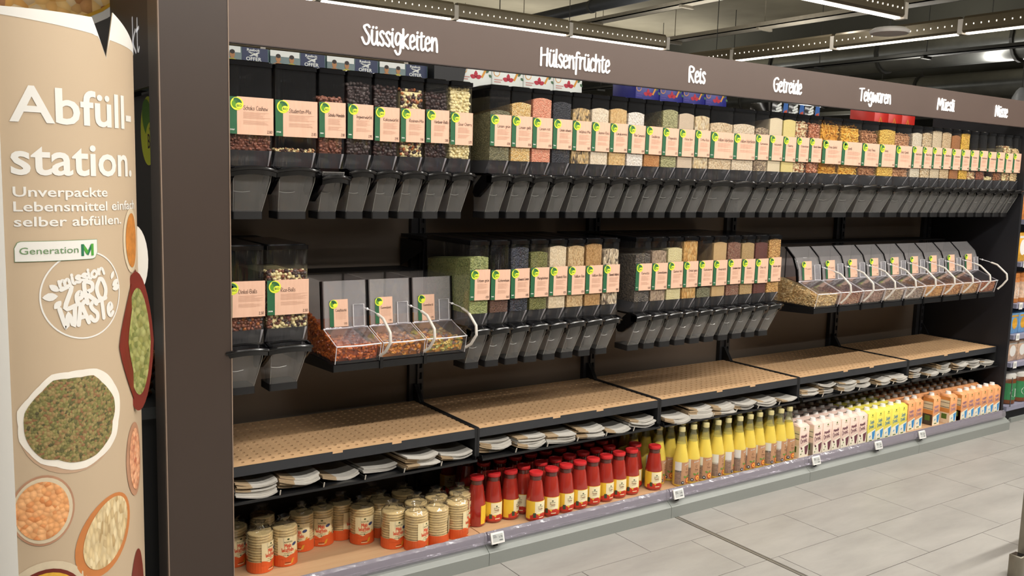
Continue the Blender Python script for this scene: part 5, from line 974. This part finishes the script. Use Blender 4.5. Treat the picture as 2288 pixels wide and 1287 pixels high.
# ------------------------------------------------------------------ behind the shelving: second gondola with boxes on its top
rg = thing('rear_shelf_unit', 'dark shelving back to back behind the dispensers carrying the boxes', 'shelving', (0, 0, 0)); q = MB(); q.box(0, 5.4, .72, 1.30, 0, 1.86); q.build('shelf_block', DARKM, rg)
NAVY = mat('box_navy', '1e2a4e', .4, var=.05); TEAL = mat('box_teal', '4f6668', .4, var=.1); PWH = mat('box_white', 'd8dcd8', .4, var=.03); SKIN = mat('print_skin', 'a8784e', .6, var=.1); HAIR = mat('print_hair', '2a201c', .6); YEL = mat('print_shirt', 'a8a040', .6, var=.1)
for i in range(5):
    t = thing('offer_box', 'navy sports offer box, %s from the left behind the dispenser lids' % ORD[i], 'box', (-.055+.2575*i, .99, 1.862)); q = MB(); q.box(0, .252, 0, .2, 0, .195); put('carton', bevel(q.mesh('carton', TEAL), .002, 1), t)
    q = MB(); ff = lambda o: (lambda u, v, d: (u, -o, v)); poly(q, [(.0, .17), (.13, .17), (.13, .195), (.0, .195)], ff(.0006), 1); poly(q, [(.13, .0), (.252, .0), (.246, .195), (.136, .195)], ff(.001), 0)
    for cx, sh in ((.035, 5), (.095, 4)): disc(q, cx, .16, .011, .015, ff(.0014), 2, 14); disc(q, cx, .172, .011, .009, ff(.0018), 3, 12); poly(q, [(cx-.028, .1), (cx+.028, .1), (cx+.022, .138), (cx+.006, .146), (cx-.006, .146), (cx-.022, .138)], ff(.0014), 4 if sh == 4 else 2)
    font(q, 'Reebok', .0105, ff(.0014), .185, .181, width=.056, bold=.02, m=1, align='c'); font(q, 'OFFER', .0145, ff(.0014), .186, .142, width=.066, bold=.02, m=1, align='c')
    for k in range(3): poly(q, [(.160+.006*k, .177-.003*k), (.166+.006*k, .1785-.003*k), (.205, .170-.004*k), (.20, .167-.004*k)], ff(.0014), 1)
    poly(q, [(.165, .160), (.173, .159), (.212, .176), (.206, .179)], ff(.0016), 1); q.build('box_print', [NAVY, PWH, SKIN, HAIR, YEL], t)
t = thing('dark_canopy', 'dark sloping canopy panel between the navy and white boxes', 'panel', (1.24, .95, 1.862)); q = MB(); q.add([(0, 0, 0), (.13, 0, 0), (.2, 0, .30), (0, 0, .36), (0, .2, 0), (.13, .2, 0), (.2, .2, .30), (0, .2, .36)], [(0, 1, 2, 3), (7, 6, 5, 4), (0, 4, 5, 1), (1, 5, 6, 2), (2, 6, 7, 3), (3, 7, 4, 0)]); q.build('canopy_body', DARKM, t)
CR = mat('print_crimson', 'b01c34', .5); OR_ = mat('print_orange', 'd09030', .5); DG = mat('print_leaf', '3c6040', .5); PK = mat('print_pale_red', 'c08a84', .6)
def fboxes(x, w_, lab, base, cols, n, group, z=1.862, h=.30):
    for i in range(n):
        t = thing('carton_box', '%s, %s from its left end' % (lab, ORD[i]), 'box', (x+w_*i, .99, z), 0, group); q = MB(); q.box(0, w_-.006, 0, .2, 0, h); put('carton', bevel(q.mesh('carton', base), .002, 1), t)
        q = MB(); ff = lambda o: (lambda u, v, d: (u, -o, v)); cx = w_*.5
        for a in (0, 2.1, -2.1): leafs(q, cx+.0, .165, .035, .011, PI/2+a*.62, ff(.0008), 0)
        leafs(q, cx+.06, .19, .03, .008, 1.0, ff(.0008), 2); leafs(q, cx+.075, .185, .022, .007, -.6, ff(.0008), 2); poly(q, [(cx+.03, .17), (cx+.04, .165), (cx+.062, .205), (cx+.052, .21)], ff(.001), 1)
        gr = [(cx-.07+.018*math.cos(a_*.5), .20+.018*math.sin(a_*.5)) for a_ in range(13)]; ribbon(q, gr, .004, ff(.0008), 0, 1, 3); rect(q, cx-.085, cx-.035, .163, .168, ff(.0008), 3); rect(q, cx-.085, cx-.045, .152, .157, ff(.0008), 3); q.build('box_print', cols, t)
fboxes(1.40, .193, 'white carton with crimson leaf print behind the top lids', PWH, [CR, OR_, DG, PK], 4, 'white leaf cartons behind the dispensers')
fboxes(2.55, .185, 'deep blue carton with red leaf print behind the top lids', mat('box_blue', '20247c', .4, var=.1), [CR, OR_, DG, mat('print_violet', '4a3a90', .5)], 4, 'blue leaf cartons behind the dispensers')
for i in range(3):
    t = thing('small_display_box', 'black display box with white swirl behind the lids, %s of three' % ORD[i], 'box', (3.70+.16*i, .99, 1.862)); q = MB(); q.box(0, .155, 0, .18, 0, .20); put('carton', bevel(q.mesh('carton', BLACK), .002, 1), t)
    q = MB(); ff = lambda o: (lambda u, v, d: (u, -o, v)); [poly(q, [(.02+.01*k, .11+.02*k), (.09, .13+.02*k), (.085, .142+.02*k), (.015+.01*k, .122+.02*k)], ff(.0008), 0) for k in range(4)]; poly(q, [(.1, .1), (.152, .11), (.152, .2), (.11, .2)], ff(.0008), 1); poly(q, [(.11, .1), (.15, .1), (.145, .16), (.115, .15)], ff(.0012), 2); q.build('box_print', [PWH, mat('print_blue', '2c5ca0', .5), mat('print_brick', 'b0482c', .5)], t)
for i in range(3):
    t = thing('red_carton', 'bright red carton behind the far top lids, %s from the left' % ORD[i], 'box', (4.78+.165*i, .99, 1.862)); q = MB(); q.box(0, .16, 0, .2, 0, .24); put('carton', bevel(q.mesh('carton', mat('box_red', 'c82a20', .4, var=.05)), .002, 1), t)
    q = MB(); ff = lambda o: (lambda u, v, d: (u, -o, v)); poly(q, [(.04, .12), (.07, .18), (.10, .12), (.09, .12), (.07, .165), (.05, .12)], ff(.0008), 0); q.build('box_print', [OR_], t)

# ------------------------------------------------------------------ neighbouring shelves at the right edge
ng = thing('neighbour_shelf_unit', 'next shelving unit glimpsed beyond the black end panel', 'shelving', (5.22, 0, 0)); q = MB(); q.box(0.0, 2.4, .62, .64, 0, 2.0); q.build('back_panel', DARKM, ng)
q = MB(); q.box(0.0, 2.4, .14, .62, 0, .085); q.build('plinth', mat('plinth_dark', '1c1d22', .5), ng); q = MB(); q.box(0, 2.4, .085, .1, .0, .03); q.build('kick_strip', PL, ng)
SH = [.10, .40, .59, .80, 1.08, 1.36, 1.62]
SHM = mat('shelf_lilac', '8c8ca0', .45, var=.05)
for k, z in enumerate(SH): q = MB(); q.box(0, 2.4, .12, .62, z-.03, z); q.build('shelf_board', SHM, ng)
for k in range(9): q = MB(); q.tube([(.03+.02*0, .115, .10), (.03, .115, .30)], .003, 6); q.tube([(.03+.28*k, .115, .10), (.03+.28*k, .115, .24)], .003, 6); q.build('wire_guard', mat('wire_chrome', 'b8b8b8', .25, metal=.8), ng)
JC = [mat('jar_brown', '6a3a1c', .3, var=.1), mat('jar_lid_white', 'e0ddd6', .4), mat('jar_label_green', '2f7a4a', .5), mat('pk_yellow', 'd8a030', .5, var=.3, vscale=40), mat('pk_orange', 'c07838', .5, var=.4, vscale=60), mat('pk_sky', '6c9cc8', .5, var=.3, vscale=40), mat('pk_pinkish', 'd8a890', .5, var=.5, vscale=50), mat('glass_can', '8a8a84', .3, var=.3, vscale=60), WHITE]
def jar(x, z, r, h, body, lid, lab, txt):
    t = thing('jar', txt, 'jar', (x, .20, z+.001)); q = MB(); q.lathe([(r*.9, 0), (r, .006), (r, h*.78), (r*.85, h*.86)], seg=20); q.build('jar_glass', JC[body], t, True); q = MB(); q.lathe([(r*.93, h*.84), (r*.95, h*.86), (r*.95, h*.98), (r*.85, h)], seg=20); q.build('jar_lid', JC[lid], t, True)
    q = MB(); rect(q, -r*1.3, r*1.3, h*.15, h*.7, wrap(r, off=.0006), 0, 12); disc(q, 0, h*.38, r*.6, h*.14, wrap(r, off=.0012), 1, 14); q.build('jar_label', [JC[lab], WHITE], t, True)
def pbox(x, z, w_, h, c, txt, prt=True):
    t = thing('product_box', txt, 'box', (x, .16, z+.001)); q = MB(); q.box(0, w_-.004, 0, .12, 0, h); put('carton', bevel(q.mesh('carton', JC[c]), .002, 1), t)
    q = MB(); ff = lambda u, v, d: (u, -.0008, v); disc(q, w_*.5, h*.5, w_*.32, h*.28, ff, 0, 16); rect(q, w_*.1, w_*.9, h*.82, h*.9, ff, 0); q.build('box_print', [JC[8] if c != 5 else JC[3]], t)
for i in range(7):
    p = ORD[i]+' from the left'
    jar(5.34+.15*i, SH[0], .062, .21, 0, 1, 2, 'large brown jar with white lid, bottom shelf beyond end panel, %s' % p)
    pbox(5.245+.13*i, SH[1], .125, .14, 6, 'pink and orange box, second shelf beyond the end panel, %s' % p)
    pbox(5.245+.11*i, SH[2], .105, .14, 5, 'sky blue box, third shelf beyond the end panel, %s' % p)
    jar(5.29+.11*i, SH[3], .045, .20, 4, 4, 6, 'amber bear-print jar, fourth shelf beyond the end panel, %s' % p)
    pbox(5.245+.13*i, SH[4], .125, .19, 3, 'yellow box, fifth shelf beyond the end panel, %s' % p)
    pbox(5.245+.13*i, SH[5], .125, .17, 4, 'dull orange box, sixth shelf beyond the end panel, %s' % p)
for k, z in enumerate(SH[1:6]):
    for i in range(3):
        t = thing('paper_tag', 'white price tag on the %s neighbouring shelf edge, %s from the left' % (ORD[k+1], ORD[i]), 'price tag', (5.24+.24*i, .112, z-.035)); q = MB(); q.box(0, .04, 0, .004, 0, .045); q.build('tag_board', WHITE, t); q = MB(); rect(q, .006, .034, .012, .034, lambda u, v, d: (u, -.0008, v), 0); q.build('tag_print', SCR, t)

# ------------------------------------------------------------------ metal barrier at the lower right corner
t = thing('metal_barrier', 'brushed metal barrier post at the bottom right corner', 'barrier', (2.742, -1.20, 0)); ST = mat('brushed_steel', '7d776a', .35, metal=.5, var=.1)
q = MB(); q.box(0, .05, 0, .05, 0, .10); put('foot_post', bevel(q.mesh('foot_post', ST), .003, 1), t); q = MB(); q.box(.006, .044, .006, .044, .1, .1012); q.build('post_cap', BLACK, t)
q = MB(); q.box(.070, .088, .0, .05, .02, .9); q.build('side_plate', ST, t); q = MB(); q.box(.075, .9, .01, .04, .05, .09); q.box(.075, .9, .01, .04, .4, .44); q.build('cross_bar', ST, t)

# ------------------------------------------------------------------ shelving across the aisle, behind the camera
og = thing('opposite_shelf_unit', 'full shelving across the aisle behind the camera', 'shelving', (-3.0, -5.6, 0)); q = MB(); q.box(0, 10.5, -.02, 0, 0, 2.1); q.box(0, 10.5, 0, .5, 0, .12)
for k in range(6): q.box(0, 10.5, 0, .45, .12+.34*k-.02, .12+.34*k)
q.build('shelf_frame', GREYM, og); random.seed(21)
GM = [mat('goods_%d' % i, c, .5, var=.3, vscale=12) for i, c in enumerate(['8a3a2c', 'c8b890', '3c4c74', '5a6c3c', 'b8783c', 'd8d4cc', '5a3a2c', 'a89a40'])]; q = MB()
for k in range(6):
    x = .02
    while x < 10.3: w_ = random.uniform(.08, .25); h_ = random.uniform(.15, .29); q.box(x, x+w_-.01, .08, .42, .121+.34*k, .12+.34*k+h_, random.randrange(8)); x += w_+(random.uniform(.0, .2) if random.random() < .25 else 0)
o = q.build('shelf_goods', GM, og); o['kind'] = 'stuff'
